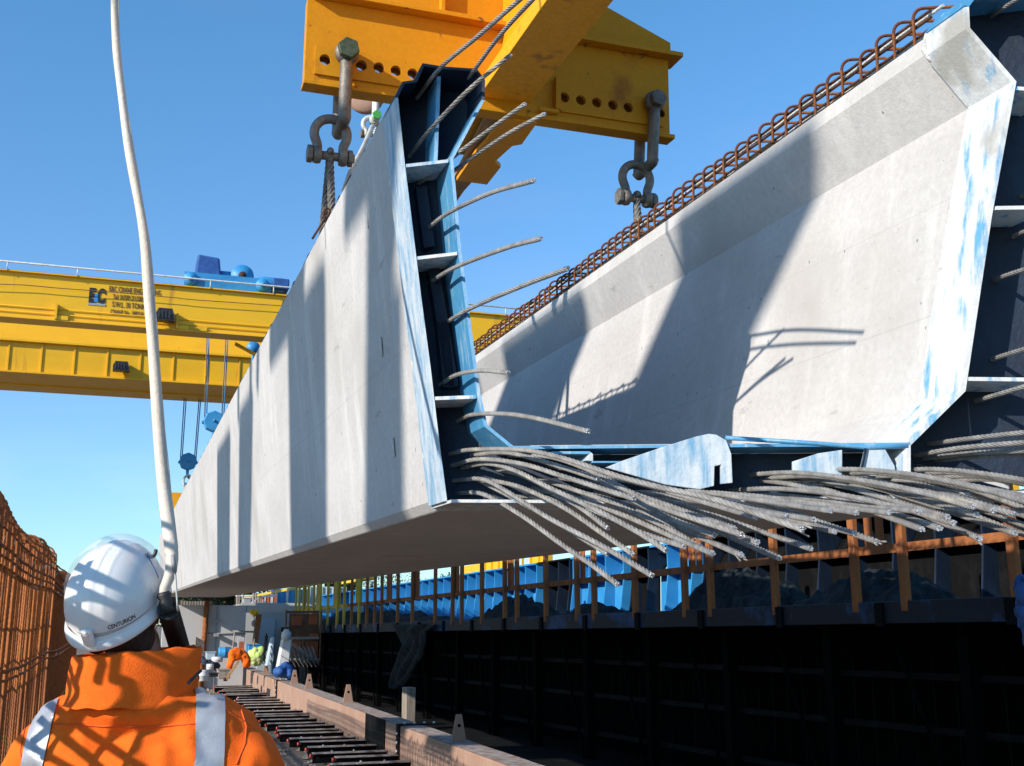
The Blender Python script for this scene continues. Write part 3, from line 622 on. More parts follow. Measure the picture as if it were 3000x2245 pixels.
# ------------------------------------------------------------------ overhead crane far down the yard
yA = 28.0; rz = lambda v: (ray(0, v)/ray(0, v).y).z
zT = 1.65 + yA*rz(794); zB = 1.65 + yA*rz(930); y2 = yA*rz(930)/rz(943); y3 = yA*rz(930)/rz(1125); yB = y3-1.6; zw0 = 1.65+yB*rz(1085); zw1 = 1.65+yB*rz(998)
crane = empty('gantry_crane', (0, yA, zB), 'yellow double girder overhead crane spanning the yard behind the worker', 'overhead crane')
XA, XB = -16, 26
m = MB(); m.b2((XA, yA, zB+.03), (XB, y2, zT)); m.build('girder', M['yellow_far'], crane)
m = MB(); m.b2((XA, yA-.10, zB), (XB, y2+.06, zB+.028)); m.build('girder_flange', M['yellow_far'], crane)
m = MB(); m.b2((XA, yA-.09, zT+.002), (XB, y2+.06, zT+.03)); m.build('girder_flange', M['yellow_far'], crane)
m = MB(); m.b2((XA, y3, zB), (XB, y3+1.0, zT+.95)); m.build('girder', M['yellow_far'], crane)
m = MB(); m.b2((XA, yB, zw0), (XB, y3-.005, zw1)); m.build('side_walkway', M['yellow_far'], crane)
m = MB(); m.b2((XA, yB-.14, zw1+.002), (XB, y3-.01, zw1+.06)); m.build('walkway_edge', M['yellow_far'], crane)
m = MB(); m.b2((XA, yB-.12, zw0-.05), (XB, y3-.006, zw0-.002)); m.build('walkway_lip', M['yellow_far'], crane)
for k in range(26):
    x = PY(22+97*k, 1050, yB).x; m = MB(); m.b2((x, yB-.035, zw0+.005), (x+.04, yB-.001, zw1-.005)); m.build('stiffener', M['yellow_far'], crane)
    if x > 14: break
for u in (160, 165): pass
for k, u in enumerate((165, 520, 574)):
    x = PY(u, 880, yA).x; m = MB(); m.b2((x, yA-.16, zB+.03), (x+.05, yA-.001, zB+.42 if k < 2 else zB+.1)); m.b2((x+.051, yA-.12, zB+.03), (x+.30, yA-.002, zB+.13)); m.build('cable_bracket', M['yellow_far'], crane)
m = MB(); m.tube([(XA, yA-.03, zB+.30), (XB, yA-.03, zB+.30)], .012, 6); m.tube([(XA, yA-.03, zB+.17), (XB, yA-.03, zB+.17)], .012, 6); m.build('conduit', M['yellow_far'], crane)
m = MB(); P = [(x, yA-.12, PY(a, b, yA).z) for x, a, b in [(PY(a, b, yA).x, a, b) for a, b in ((-300, 826), (0, 837), (80, 840), (165, 848), (300, 858), (450, 871), (520, 877), (575, 883), (900, 905))]]
m.tube(smooth_path(P, .3), .010, 6); m.build('cable', M['timber_dark'], crane)
m = MB(); m.tube([(XA, yA-.1, zT+.22), (XB, yA-.1, zT+.22)], .022, 6)
for k in range(-5, 16): m.tube([(k*1.55, yA-.1, zT), (k*1.55, yA-.1, zT+.22)], .015, 6)
m.build('hand_rail', M['white_metal'], crane)
m = MB(); m.b2((XA, yA+.1, zT+.031), (XB, yA+.2, zT+.09)); m.b2((XA, y3+.1, zT+.005), (XB, y3+.2, zT+.09)); m.build('crab_rail', M['rust_dark'], crane)
for (u0, v0, u1, v1, yy) in ((455, 905, 512, 940, yA), (330, 1060, 380, 1087, yB)):
    a = PY(u0, v1, yy-.3); b = PY(u1, v0, yy-.3); m = MB()
    m.prism([(a.x, yy-.42, a.z), (b.x, yy-.42, a.z), (b.x, yy-.42, a.z+(b.z-a.z)*.5), (b.x-.05, yy-.3, b.z), (a.x+.06, yy-.3, b.z), (a.x, yy-.42, a.z+(b.z-a.z)*.5)], (0, .26, 0))
    for k in range(4): m.b2((a.x+.06+.08*k, yy-.44, a.z+.05), (a.x+.1+.08*k, yy-.43, b.z-.08))
    m.build('floodlight', M['black'], crane, bevel=.01)
m = MB(); a = PY(688, 1000, yA+.6); m.prism([PY(690, 1002, yA+1.2), PY(760, 1040, yA+1.2), PY(748, 1042, yA+1.2), PY(688, 1010, yA+1.2)], (0, .1, 0)); m.build('brace', M['yellow_far'], crane)
# legs of the gantry outside the picture
for xx in (XA+.5, XB-.5):
    m = MB(); m.b2((xx-.3, yA-.4, -.02), (xx+.3, yA+.3, zB)); m.build('leg', M['yellow_far'], crane)
    m = MB(); m.b2((xx-.3, y3-.1, -.02), (xx+.3, y3+.6, zB-.002)); m.build('leg', M['yellow_far'], crane)
def text(body, p, size, ax, ay, mt, parent, name='lettering', sx=.62, off=0, ext=.004, fn=None):
    cu = bpy.data.curves.new(name, 'FONT'); cu.body = body; cu.size = size; cu.extrude = ext; cu.offset = off
    o = bpy.data.objects.new(name, cu); col.objects.link(o); dg = bpy.context.evaluated_depsgraph_get()
    me = bpy.data.meshes.new_from_object(o.evaluated_get(dg)); bpy.data.objects.remove(o)
    ax = V(ax).normalized(); ay = V(ay).normalized(); az = ax.cross(ay); p = V(p); mb = MB()
    vs = [fn(v.co) if fn else p + ax*v.co.x*sx + ay*v.co.y + az*v.co.z for v in me.vertices]
    mb.add(vs, [list(f.vertices) for f in me.polygons]); return mb.build(name, mt, parent)
for s, (u, v), sz in (('E&C CRANE ENGINEERING', (318, 852), .185), ('Tel. 01509 231500', (329, 875), .17), ('S.W.L. 30 TONNES', (327, 898), .195), ('CRANE No. 10021A', (322, 919), .165)):
    q = PY(u, v, yA-.012); text(s, q, sz, X, Z, M['timber_dark'], crane, sx=.54)
q = PY(259, 883, yA-.012); text('E', q, .46, X, Z, M['black_print'], crane, sx=.62, off=.03); q = PY(284, 885, yA-.012); text('C', q, .46, X, Z, M['black_print'], crane, sx=.55, off=.03)
m = MB(); a = PY(278, 862, yA-.02); m.prism([a, a+V((.07, 0, .02)), a+V((.08, 0, -.19)), a+V((-.01, 0, -.19))], (0, .01, 0)); m.build('logo_mark', M['blue_far'], crane)
m = MB(); a = PY(257, 887, yA-.016); m.b2((a.x, a.y, a.z-.05), (a.x+.40, a.y+.01, a.z)); m.build('logo_bar', M['tape'], crane)

# hoist trolley riding on the girders
def TY(u, v, dy=0): return PY(u, v, yA+.35+dy)
trol = empty('hoist_trolley', TY(690, 856), 'bright blue hoist trolley with round drum riding on the yellow crane', 'hoist trolley')
a = TY(537, 850); b = TY(850, 858); zr = zT+.09
def tb(u0, v0, u1, v1, y0, y1, nm, mt, bev=.02):
    a = TY(u0, v1); b = TY(u1, v0); m = MB(); m.b2((a.x, yA+y0, max(a.z, zr-.05)), (b.x, yA+y1, b.z)); return m.build(nm, mt, trol, bevel=bev)
zc = TY(540, 812).z
m = MB(); a = TY(537, 850); b = TY(790, 850); m.b2((a.x, yA+.1, zr-.02), (b.x, yA+.18, zr+.36)); m.build('side_frame', M['blue_far'], trol)
m = MB(); m.b2((a.x, yA+2.2, zr-.02), (b.x, yA+2.3, zr+.36)); m.build('side_frame', M['blue_far'], trol)
m = MB(); m.b2((a.x+.1, yA+.181, zr+.05), (b.x-.1, yA+2.199, zr+.2)); m.build('deck', M['blue_far'], trol)
for u in (556, 766):
    c = TY(u, 836); m = MB(); m.lathe([(.17, -.04), (.17, .04)], (c.x, yA+.06, zr+.17), Y, 24); m.lathe([(.06, -.08), (.06, -.04)], (c.x, yA+.06, zr+.17), Y, 16); m.build('wheel', M['blue_far'], trol)
m = MB(); q = TY(608, 800); m.hexa([V((q.x-.32, yA+.3, zr+.2)), V((q.x+.36, yA+.3, zr+.2)), V((q.x+.36, yA+1.3, zr+.2)), V((q.x-.32, yA+1.3, zr+.2)),
    V((q.x-.26, yA+.35, zr+.93)), V((q.x+.28, yA+.35, zr+.88)), V((q.x+.3, yA+1.2, zr+.93)), V((q.x-.26, yA+1.2, zr+.93))]); m.build('tarpaulin_cover', M['blue_cloth'], trol, bevel=.05)
c = TY(660, 800); m = MB(); m.lathe([(.22, -.25), (.22, .3)], (c.x, yA+.7, zr+.42), X, 20); m.build('motor', M['blue_far'], trol)
c = TY(712, 792); m = MB(); m.lathe([(.29, -.04), (.29, .04)], (c.x, yA+.5, zr+.5), Y, 32); m.lathe([(.22, .041), (.22, 1.3)], (c.x, yA+.5, zr+.5), Y, 24); m.build('drum', M['blue_far'], trol)
m = MB(); m.lathe([(.09, -.12), (.10, -.045)], (c.x, yA+.5, zr+.5), Y, 14); m.tube([(c.x, yA+.38, zr+.4), (c.x-.1, yA+.38, zr+.18)], .02); m.build('drum_hub', M['rust_dark'], trol)
c = TY(800, 812); m = MB(); m.lathe([(.16, -.35), (.18, -.2), (.18, .3), (.1, .36)], (c.x, yA+.5, zr+.35), X, 18); m.build('gearbox', M['blue_far'], trol)
m = MB(); m.b2((c.x+.0, yA+.3, zr+.2), (c.x+.42, yA+.9, zr+.48)); m.build('control_box', M['blue_cloth'], trol, bevel=.03)

# hook blocks with their falls of rope
def hookblock(label, u, v, rpx, y, utop, vtop, ubot, vtopz):
    c = PY(u, v, y); r = (PY(u+rpx, v, y)-c).length
    o = empty('hook_block', c, label, 'hook block', 'blue hook blocks hanging from the crane')
    m = MB(); m.lathe([(r*.9, -.13), (r, -.09), (r, .09), (r*.9, .13)], c, Y, 8, smooth=False); m.build('sheave_housing', M['blue_far'], o, bevel=.01)
    m = MB(); m.hexa([c+V((-r*1.05, -.1, -r*.2)), c+V((r*1.05, -.1, -r*.2)), c+V((r*1.05, .1, -r*.2)), c+V((-r*1.05, .1, -r*.2)), c+V((-r*1.08, -.1, -r*.02)), c+V((r*1.08, -.1, -r*.02)), c+V((r*1.08, .1, -r*.02)), c+V((-r*1.08, .1, -r*.02))]); m.build('side_plate', M['blue_far'], o)
    m = MB(); m.lathe([(r*.12, 0), (r*.12, -.16)], c+V((0, -.14, r*.0)), Y, 14); m.build('axle', M['blue_far'], o)
    hk = [c+V((0, 0, -r)), c+V((0, 0, -r*1.3)), c+V((r*.1, 0, -r*1.7)), c+V((r*.38, 0, -r*2.0)), c+V((r*.25, 0, -r*2.4)), c+V((-r*.1, 0, -r*2.5)), c+V((-r*.4, 0, -r*2.25)), c+V((-r*.42, 0, -r*2.0))]
    m = MB(); P = smooth_path(hk, .03); m.tube(P, [.05-.03*i/len(P) for i in range(len(P))], 10); m.build('hook', M['blue_far'], o)
    for k, (du, dt) in enumerate(((-.85, utop[0]), (-.66, utop[1]), (.66, utop[2]), (.85, utop[3]))):
        m = MB(); t = PY(dt, vtop, y); t.z = zT-.1; m.tube([c+V((r*du, -.05+.1*(k % 2), r*.3)), t], .017, 6); m.build('rope_fall', M['blue_far'] if k % 2 else M['rope'], o)
    return o
hookblock('blue hook block hanging lowest above the far yellow spreader', 551, 1353, 27, 36.8, (543, 549, 588, 593), 1120, 0, 0)
hookblock('blue hook block hanging higher, partly behind the beam edge', 627, 1236, 33, 32.0, (606, 612, 662, 668), 985, 0, 0)
m = MB(); c = PY(742, 1020, 32); m.lathe([(.18, -.1), (.2, 0), (.18, .1)], c, Y, 14); m.tube([c, (c.x, c.y, zB)], .04); tag(m.build('limit_weight', M['blue_far']), 'small blue weight under the crane girder touching the beam edge', 'weight')
m = MB(); c = PY(655, 1136, 37); m.lathe([(.10, -.06), (.16, 0), (.10, .06)], c, Z, 10); m.tube([c, (c.x, c.y, zB)], .02); tag(m.build('rope_guide', M['blue_far']), 'dark blue rope guide between the falls below the far girder', 'rope guide')
sp = empty('far_spreader', PY(505, 1505, 36.8), 'yellow spreader under the lowest hook block at the far beam end', 'spreader')
a = PY(466, 1502, 36.8); b = PY(545, 1446, 36.8)
m = MB(); m.b2((a.x, 36.6, a.z), (a.x+3.0, 36.72, b.z)); m.build('plate', M['yellow_old'], sp, bevel=.01)
m = MB(); c = PY(551, 1430, 36.7); m.b2((c.x-.12, 36.6, c.z-.12), (c.x+.16, 36.8, c.z+.02)); m.build('lug', M['yellow_far'], sp)
m = MB(); P = [PY(u, v, 36.7) for u, v in ((540, 1425), (538, 1405), (551, 1392), (563, 1405), (561, 1425))]; m.tube(smooth_path(P, .04), .035, 8); m.build('link', M['white_metal'], sp)
m = MB(); P = [PY(478, v, 36.7) for v in (1504, 1520, 1540)]; m.tube(P, .05, 8); m.lathe([(.07, -.05), (.07, .05)], P[-1], X, 12); m.build('far_shackle', M['blue_dark'], sp)

# unseen plates and pipes added overhead, cut to cast shadow bands on the webs
def add_shadow_plate(poly, lab):
    m = MB(); m.prism([(x, y, 8.65) for x, y in poly], (0, 0, .1)); tag(m.build('shadow_plate', M['yellow']), lab, 'shadow caster')
add_shadow_plate([(-13.5, -1.65), (-12.3, -1.33), (-10.75, -.92), (-10.75, -.73), (-9.76, -.73), (-9.76, -.11), (-12.3, -.58), (-13.5, -.8)], 'nearest unseen plate added overhead to cast a shadow band, left piece')
add_shadow_plate([(-9.75, -.73), (-7.75, -.73), (-7.75, .44), (-9.75, .44)], 'nearest unseen plate added overhead to cast a shadow band, right piece')
add_shadow_plate([(-13.5, .19), (-9.76, .97), (-9.76, 2.31), (-13.5, 1.54)], 'second unseen plate added overhead to cast a shadow band, left piece')
add_shadow_plate([(-9.75, 1.72), (-7.75, 1.72), (-7.75, 3.24), (-9.75, 3.24)], 'second unseen plate added overhead to cast a shadow band, right piece')
add_shadow_plate([(-13.5, 4.32), (-9.76, 4.32), (-9.76, 5.34), (-13.5, 5.34)], 'third unseen plate added overhead to cast a shadow band')
add_shadow_plate([(-13.5, 6.3), (-9.76, 6.3), (-9.76, 7.8), (-13.5, 7.8)], 'fourth unseen plate added overhead to cast a shadow band')
for k, y in enumerate((4.0, 4.5, 5.5)):  # added pipes that cast the thin shadow bands
    m = MB(); m.tube([(-9.75, y, 8.7), (-7.75, y, 8.7)], .07, 8); tag(m.build('shadow_pipe', M['yellow']), 'unseen yellow pipe %s added overhead to cast a thin shadow band' % ('one', 'two', 'three')[k], 'conduit')
# ------------------------------------------------------------------ rebar cage on the left
cage = empty('rebar_cage', (-.73, 8, 0), 'tall rusty reinforcement cage of closely set ribbed bars left of the worker', 'rebar cage')
x0, x1 = -.62, -.88
def link_pts(h, lean=0):
    P = [(x0, 0, .1), (x0+.0, 0, .7), (x0+lean*.3, 0, 1.4), (x0+lean*.5, 0, h-.16), (x0-.02, 0, h-.05), (x0-.07, 0, h), (x1+.08, 0, h), (x1+.02, 0, h-.06), (x1, 0, h-.2), (x1, 0, 1.0), (x1, 0, .1)]
    return smooth_path([V(p)+V((0, 8, 0)) for p in P], .013)
protos = []
for h, mt in ((2.27, 'rust_gold'), (2.235, 'rust'), (2.285, 'rust_gold')):
    m = MB(); P = link_pts(h); m.tube(P, [.0085*(1.12 if i % 2 else .86) for i in range(len(P))], 6)
    protos.append(m.build('link_bar', M[mt], cage))
ysn = []; y = 1.25
while y < 4.6: ysn.append(y); y += .19
while y < 19: ysn.append(y); y += .078
ysn = [y for y in ysn if not 1.95 < y < 2.8]
random.seed(4)
near = [y for y in ysn if y > 1.2][:100]
used = 0
for i, y in enumerate(near):
    p = protos[(i*7) % 3 if i % 4 else 0]
    o = p if i in () else p.copy()
    if i == 0: pass
    col.objects.link(o); o.parent = cage
    o.location = (random.uniform(-.02, .02), y-8, random.uniform(-.03, .03) + .035*math.sin(y*1.3)); o.rotation_euler = (random.uniform(-.015, .015), random.uniform(-.006, .006), 0)
for p in protos: bpy.data.objects.remove(p)
m = MB()
for y in [y for y in ysn if y > near[-1]+.01]:
    P = link_pts(2.24+.04*math.sin(y*1.3)); P = P[::4]; m.tube([p+V((0, y-8, 0)) for p in P], .0085, 5)
m.build('link_bars', M['rust'], cage)['kind'] = 'stuff'
for (xx, z, r) in ((x0+.012, 2.12, .008), (x0+.012, 2.03, .011), (x0+.014, 1.98, .009), (x0+.012, 1.93, .010), (x0+.012, 1.38, .012), (x0+.012, 1.33, .009), (x0+.012, .8, .012), (x0+.012, .3, .012),
                   (x1-.012, 2.05, .010), (x1-.012, 1.75, .010), (x1-.012, 1.38, .012), (x1-.012, .8, .012), (-.70, 2.27, .009), (-.80, 2.27, .009), (x1-.012, 1.55, .009)):
    m = MB(); P = [V((xx+random.uniform(-.004, .004), y*.45+1.0, z+random.uniform(-.003, .003) + .012*math.sin((y*.45+1)*1.3))) for y in range(41)]
    m.tube(smooth_path(P, .12), r*.95, 6); m.build('long_bar', M['rust_mid'], cage)
# unseen bars added later, shaped to throw the curved shadows over the worker
random.seed(9)
m = MB()
for i in range(60):
    y = random.uniform(5.5, 14); z = random.choice((2.06, 2.0, 1.93, 1.36))+.05*math.sin(y*1.3); c = V((x0+.02, y, z))
    for s in range(2): m.tube([c, c+V((random.uniform(.0, .03), random.uniform(-.03, .03), random.uniform(-.02, .05)))], .0012, 4)
o = m.build('tie_wires', M['grey'], cage); o['kind'] = 'stuff'

# ------------------------------------------------------------------ rusty box beams on the ground
LZ = .46; xL = 3.2
def ry(u, v): p = PX(u, v, xL); return p.y
def boxbeam(label, y0, y1):
    o = empty('box_beam', (xL, y0, 0), label, 'steel beam', 'steel box beams bolted end to end on the ground')
    m = MB(); m.b2((xL, y0, 0), (xL+.30, y1, LZ-.002)); m.build('beam_body', M['box_rust'], o, bevel=.012, seg=3)
    m = MB(); n = 60; rows = []; random.seed(int(y0*10))
    for i in range(n+1):
        y = y0+.01+(y1-y0-.02)*i/n; rows += [V((xL+.012+k*.069, y, LZ+.001+.005*max(0, noise.noise(V((k*.9, y*4, y0)))+.3))) for k in range(5)]
    m.add(rows, [(i*5+k, i*5+k+1, (i+1)*5+k+1, (i+1)*5+k) for i in range(n) for k in range(4)], True); m.build('dusty_top', M['box_top'], o)
    return o
def joint(label, y, w_=.16):
    o = empty('splice_collar', (xL, y, 0), label, 'splice collar', 'bolted splice collars on the box beams')
    m = MB(); m.b2((xL-.016, y, .01), (xL-.002, y+w_, LZ+.018)); m.b2((xL-.002, y, LZ+.0065), (xL+.55, y+w_, LZ+.018)); m.build('cover_plate', M['dark_steel'], o, bevel=.003)
    for k in range(4):
        m = MB(); m.lathe([(.018, 0), (.018, .014), (.012, .02)], (xL+.07+.12*k, y+w_*.5, LZ+.018), Z, 10); m.build('bolt', M['white_metal'], o)
        m = MB(); m.lathe([(.018, 0), (.018, .014), (.012, .02)], (xL-.016, y+w_*.5, .07+.1*k), -X, 10); m.build('bolt', M['white_metal'], o)
def lug(label, y, z0=LZ, xx=xL+.16, s=1.):
    o = empty('lifting_lug', (xx, y, z0), label, 'lifting lug', 'pointed lifting lugs on the box beams')
    m = MB(); m.prism([(xx-.08*s, y, z0), (xx+.08*s, y, z0), (xx+.03*s, y, z0+.27*s), (xx-.03*s, y, z0+.27*s)], (0, .03, 0))
    m.build('plate', M['box_rust'], o, bevel=.004)
    m = MB(); m.lathe([(.018*s, 0), (.018*s, .003)], (xx, y-.003, z0+.16*s), Y, 12); m.build('eye_hole', M['void'], o)
y_n = 11.3; yj1 = PX(1168, 2170, xL).y; yj2 = PX(811, 2020, xL).y
boxbeam('near weathered steel box beam at the bottom edge of the picture', 7.5, yj1)
boxbeam('middle weathered steel box beam between the two bolted collars', yj1+.01, yj2)
boxbeam('far weathered steel box beam ending by the orange jacket', yj2+.01, 33.5)
joint('black bolted collar on the near box beam', yj1-.08); joint('grey bolted collar on the far box beam beside the blue bag', yj2-.08)
for lb, u in (('pointed steel lug nearest the camera on the box beam', 1345), ('pointed steel lug in front of the painted shadow band', 1020), ('second pointed steel lug from the blue bag', 905), ('pointed steel lug closest to the blue bag', 862), ('tiny pointed lug before the concrete post', 778)):
    p = PX(u, 1990+(u-780)*.28, xL+.16); lug(lb, p.y)
yq = 14.3
for sx, lab in ((-.012, 'dark plate standing in for a shadow band across the box beam side'),):
    m = MB(); m.b2((xL-.012, yq, .02), (xL-.003, yq+1.2, LZ+.01)); tag(m.build('side_plate', M['dark_steel']), lab, 'painted shadow')  # shadow band on the beam side painted as a thin dark plate

# steel sleepers left of the box beam
def sleeper(y, xa):
    o = empty('steel_sleeper', (xa, y, 0), None, 'steel sleeper', 'steel sleepers laid side by side beside the box beam')
    o['label'] = 'perforated steel sleeper lying on the rubble with a red capped end'
    m = MB(); m.b2((xa, y, .02), (xL-.02, y+.03, .13)); m.build('web', M['dark_steel'], o)
    m = MB(); m.b2((xa, y-.04, .1305), (xL-.02, y+.07, .142)); m.build('top_flange', M['box_top'], o)
    m = MB(); m.lathe([(.010, -.02), (.022, -.018), (.024, 0), (.012, .004), (.012, .03)], (xa-.02, y, .11), X, 10); m.build('red_cap', M['red'], o)
    for k in range(2):
        m = MB(); m.lathe([(.013, 0), (.013, .004)], (xa+.3+.28*k, y-.004, .08), Y, 8); m.build('hole', M['white'], o)
    return o
random.seed(12)
y = 9.2; first = None
while y < 30:
    xa = 2.28 + random.choice((0, .02, -.05, .12, .05))+random.uniform(-.05, .05)
    if first is None: first = sleeper(y, 2.28); fy = y
    else:
        c = dup(first); c.location = (xa-.0, y+random.uniform(-.06, .06), random.uniform(-.02, 0)); c.rotation_euler = (0, 0, random.uniform(-.03, .03))
    y += .62 if y < 20 else .78

# ------------------------------------------------------------------ casting bed walkway on the right
XW = 6.2
AX = (wx, wd, wz)
zl0 = WC(2600, 1828, XW)[2]; zl1 = WC(2600, 1762, XW)[2]
def wbox(mb, x0, x1, y0, y1, z0, z1): return mb.box(WW((x0+x1)/2, (y0+y1)/2, (z0+z1)/2), (x1-x0, y1-y0, z1-z0), AX)
walk = empty('walkway', WW(XW, 14, zl0), 'raised blue steel walkway edge running above the black space under the moulds', 'walkway')
m = MB(); wbox(m, XW, XW+.05, 4, 46, zl0, zl1); m.build('edge_beam', M['ledge'], walk, bevel=.006)
m = MB(); wbox(m, XW+.051, XW+1.5, 4, 46, zl0+.1, zl0+.14); m.build('deck', M['dark_steel'], walk)
random.seed(8)
for k in range(26):
    y = 6+k*1.35; m = MB(); wbox(m, XW-.025, XW-.002, y, y+.09, zl0-.02, zl1-.01); m.build('bracket', M['dark_steel'], walk)
pxs = [(1030, 'post_rust'), (1075, 'post_rust'), (1118, 'post_rust'), (1165, 'post_rust'), (1208, 'post_rust'), (1275, 'post_rust'), (1326, 'post_rust'), (1353, 'post_rust'), (1412, 'post_rust'), (1479, 'post_rust'), (1515, 'post_rust'), (1600, 'post_rust'),
       (1692, 'post_rust'), (1742, 'post_rust'), (1862, 'post_rust'), (2009, 'post_rust'), (2085, 'post_rust'), (2275, 'post_rust'), (2513, 'post_rust'), (2657, 'post_rust'), (2985, 'post_rust'),
       (988, 'post_yellow'), (960, 'post_yellow'), (938, 'post_yellow'), (918, 'post_yellow'), (902, 'post_yellow'), (888, 'post_yellow'), (876, 'post_yellow'), (866, 'post_yellow'), (1052, 'post_yellow'), (1008, 'post_yellow'), (1098, 'post_rust')]
zm = WC(2271, 1641, XW+.0)[2]; rail = empty('guard_rail', WW(XW, 14, zl1), 'rusty orange guard rail with many posts along the blue walkway', 'guard rail')
protoP = {}
for u, mt in sorted(pxs):
    c = WC(u, 1790, XW+.02); base = WW(XW+.02, c[1], zl1-.06)
    if mt not in protoP:
        m = MB(); org_ = OFF[rail.name]; h = .062
        m.box(base + wz*.68, (.05, .075, 1.4), AX); o = m.build('post', M[mt], rail, bevel=.004); protoP[mt] = (o, base)
    else:
        o0, b0 = protoP[mt]; o = o0.copy(); col.objects.link(o); o.parent = rail; o.location = base-b0
        o.rotation_euler = (random.uniform(-.012, .012), 0, random.uniform(-.1, .1))
        # rotation about the group's origin would move it, keep it upright instead
        o.rotation_euler = (0, 0, 0)
ysplit = WC(1010, 1790, XW)[1]
m = MB(); wbox(m, XW+.046, XW+.056, 5, ysplit, zm-.035, zm+.035); wbox(m, XW+.046, XW+.056, 5, ysplit, 1.24, 1.31); m.build('rail_bar', M['post_rust'], rail)
m = MB(); wbox(m, XW+.046, XW+.056, ysplit+.01, 44, zm-.035, zm+.035); wbox(m, XW+.046, XW+.056, ysplit+.01, 44, 1.24, 1.31); m.build('rail_bar', M['post_yellow'], rail)
for (ua, ub, mt) in ((1330, 1346, 'post_rust'), (1490, 1506, 'post_rust'), (1703, 1716, 'post_rust'), (2022, 2040, 'post_rust'), (2045, 2060, 'post_rust'), (2545, 2566, 'post_rust'), (2578, 2600, 'post_rust'),
                 (1135, 1150, 'post_rust'), (1045, 1062, 'post_yellow'), (980, 1000, 'post_yellow'), (930, 944, 'post_yellow'), (890, 900, 'post_yellow'), (1216, 1230, 'post_rust')):
    a = WC(ua, 1700, XW+.07)[1]; b = WC(ub, 1700, XW+.07)[1]; m = MB(); wbox(m, XW+.058, XW+.070, b, a, zm-.02, 1.3); m.build('gate_board', M[mt], rail)
# dark sheets heaped on the deck
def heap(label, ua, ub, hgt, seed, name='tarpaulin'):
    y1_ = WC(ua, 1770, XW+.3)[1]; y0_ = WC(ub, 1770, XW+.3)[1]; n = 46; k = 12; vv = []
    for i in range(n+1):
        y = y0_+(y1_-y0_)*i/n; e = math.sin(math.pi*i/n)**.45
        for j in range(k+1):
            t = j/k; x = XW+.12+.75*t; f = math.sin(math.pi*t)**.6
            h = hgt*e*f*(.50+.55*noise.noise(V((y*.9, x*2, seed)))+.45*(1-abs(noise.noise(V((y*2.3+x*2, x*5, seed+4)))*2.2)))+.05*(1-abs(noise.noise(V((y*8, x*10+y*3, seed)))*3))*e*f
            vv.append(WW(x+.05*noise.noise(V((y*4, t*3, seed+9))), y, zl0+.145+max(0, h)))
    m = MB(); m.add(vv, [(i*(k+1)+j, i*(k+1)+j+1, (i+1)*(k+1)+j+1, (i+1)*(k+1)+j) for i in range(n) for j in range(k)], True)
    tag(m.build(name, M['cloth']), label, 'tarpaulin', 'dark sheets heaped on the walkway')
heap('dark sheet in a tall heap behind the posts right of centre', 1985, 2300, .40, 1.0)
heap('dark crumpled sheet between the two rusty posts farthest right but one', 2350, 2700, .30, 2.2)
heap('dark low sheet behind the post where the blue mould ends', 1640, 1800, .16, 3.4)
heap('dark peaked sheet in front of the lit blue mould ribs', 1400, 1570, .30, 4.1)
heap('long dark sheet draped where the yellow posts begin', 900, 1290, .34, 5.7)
# sheet hanging over the edge
m = MB(); n, k = 40, 18; vv = []
cols_ = [(1830, 1150, 1290), (1850, 1160, 1262), (1890, 1190, 1255), (1930, 1172, 1240), (1970, 1158, 1215), (2005, 1150, 1190), (2018, 1152, 1178)]
for i in range(n+1):
    t = i/n*(len(cols_)-1); a = int(min(t, len(cols_)-2)); f = t-a
    v = cols_[a][0]*(1-f)+cols_[a+1][0]*f; ul = cols_[a][1]*(1-f)+cols_[a+1][1]*f; ur = cols_[a][2]*(1-f)+cols_[a+1][2]*f
    for j in range(k+1):
        s = j/k; u = ul+(ur-ul)*s; c = WC(u, v, XW-.05); vv.append(WW(XW-.06-.07*abs(math.sin(s*8+i*.05))-.05*noise.noise(V((s*3, i*.1, 2))), c[1], c[2]))
m.add(vv, [(i*(k+1)+j, i*(k+1)+j+1, (i+1)*(k+1)+j+1, (i+1)*(k+1)+j) for i in range(n) for j in range(k)], True)
o = m.build('hanging_sheet', M['cloth']); md = o.modifiers.new('s', 'SOLIDIFY'); md.thickness = .01; tag(o, 'long torn dark sheet hanging down from the walkway edge to the box beam', 'tarpaulin')

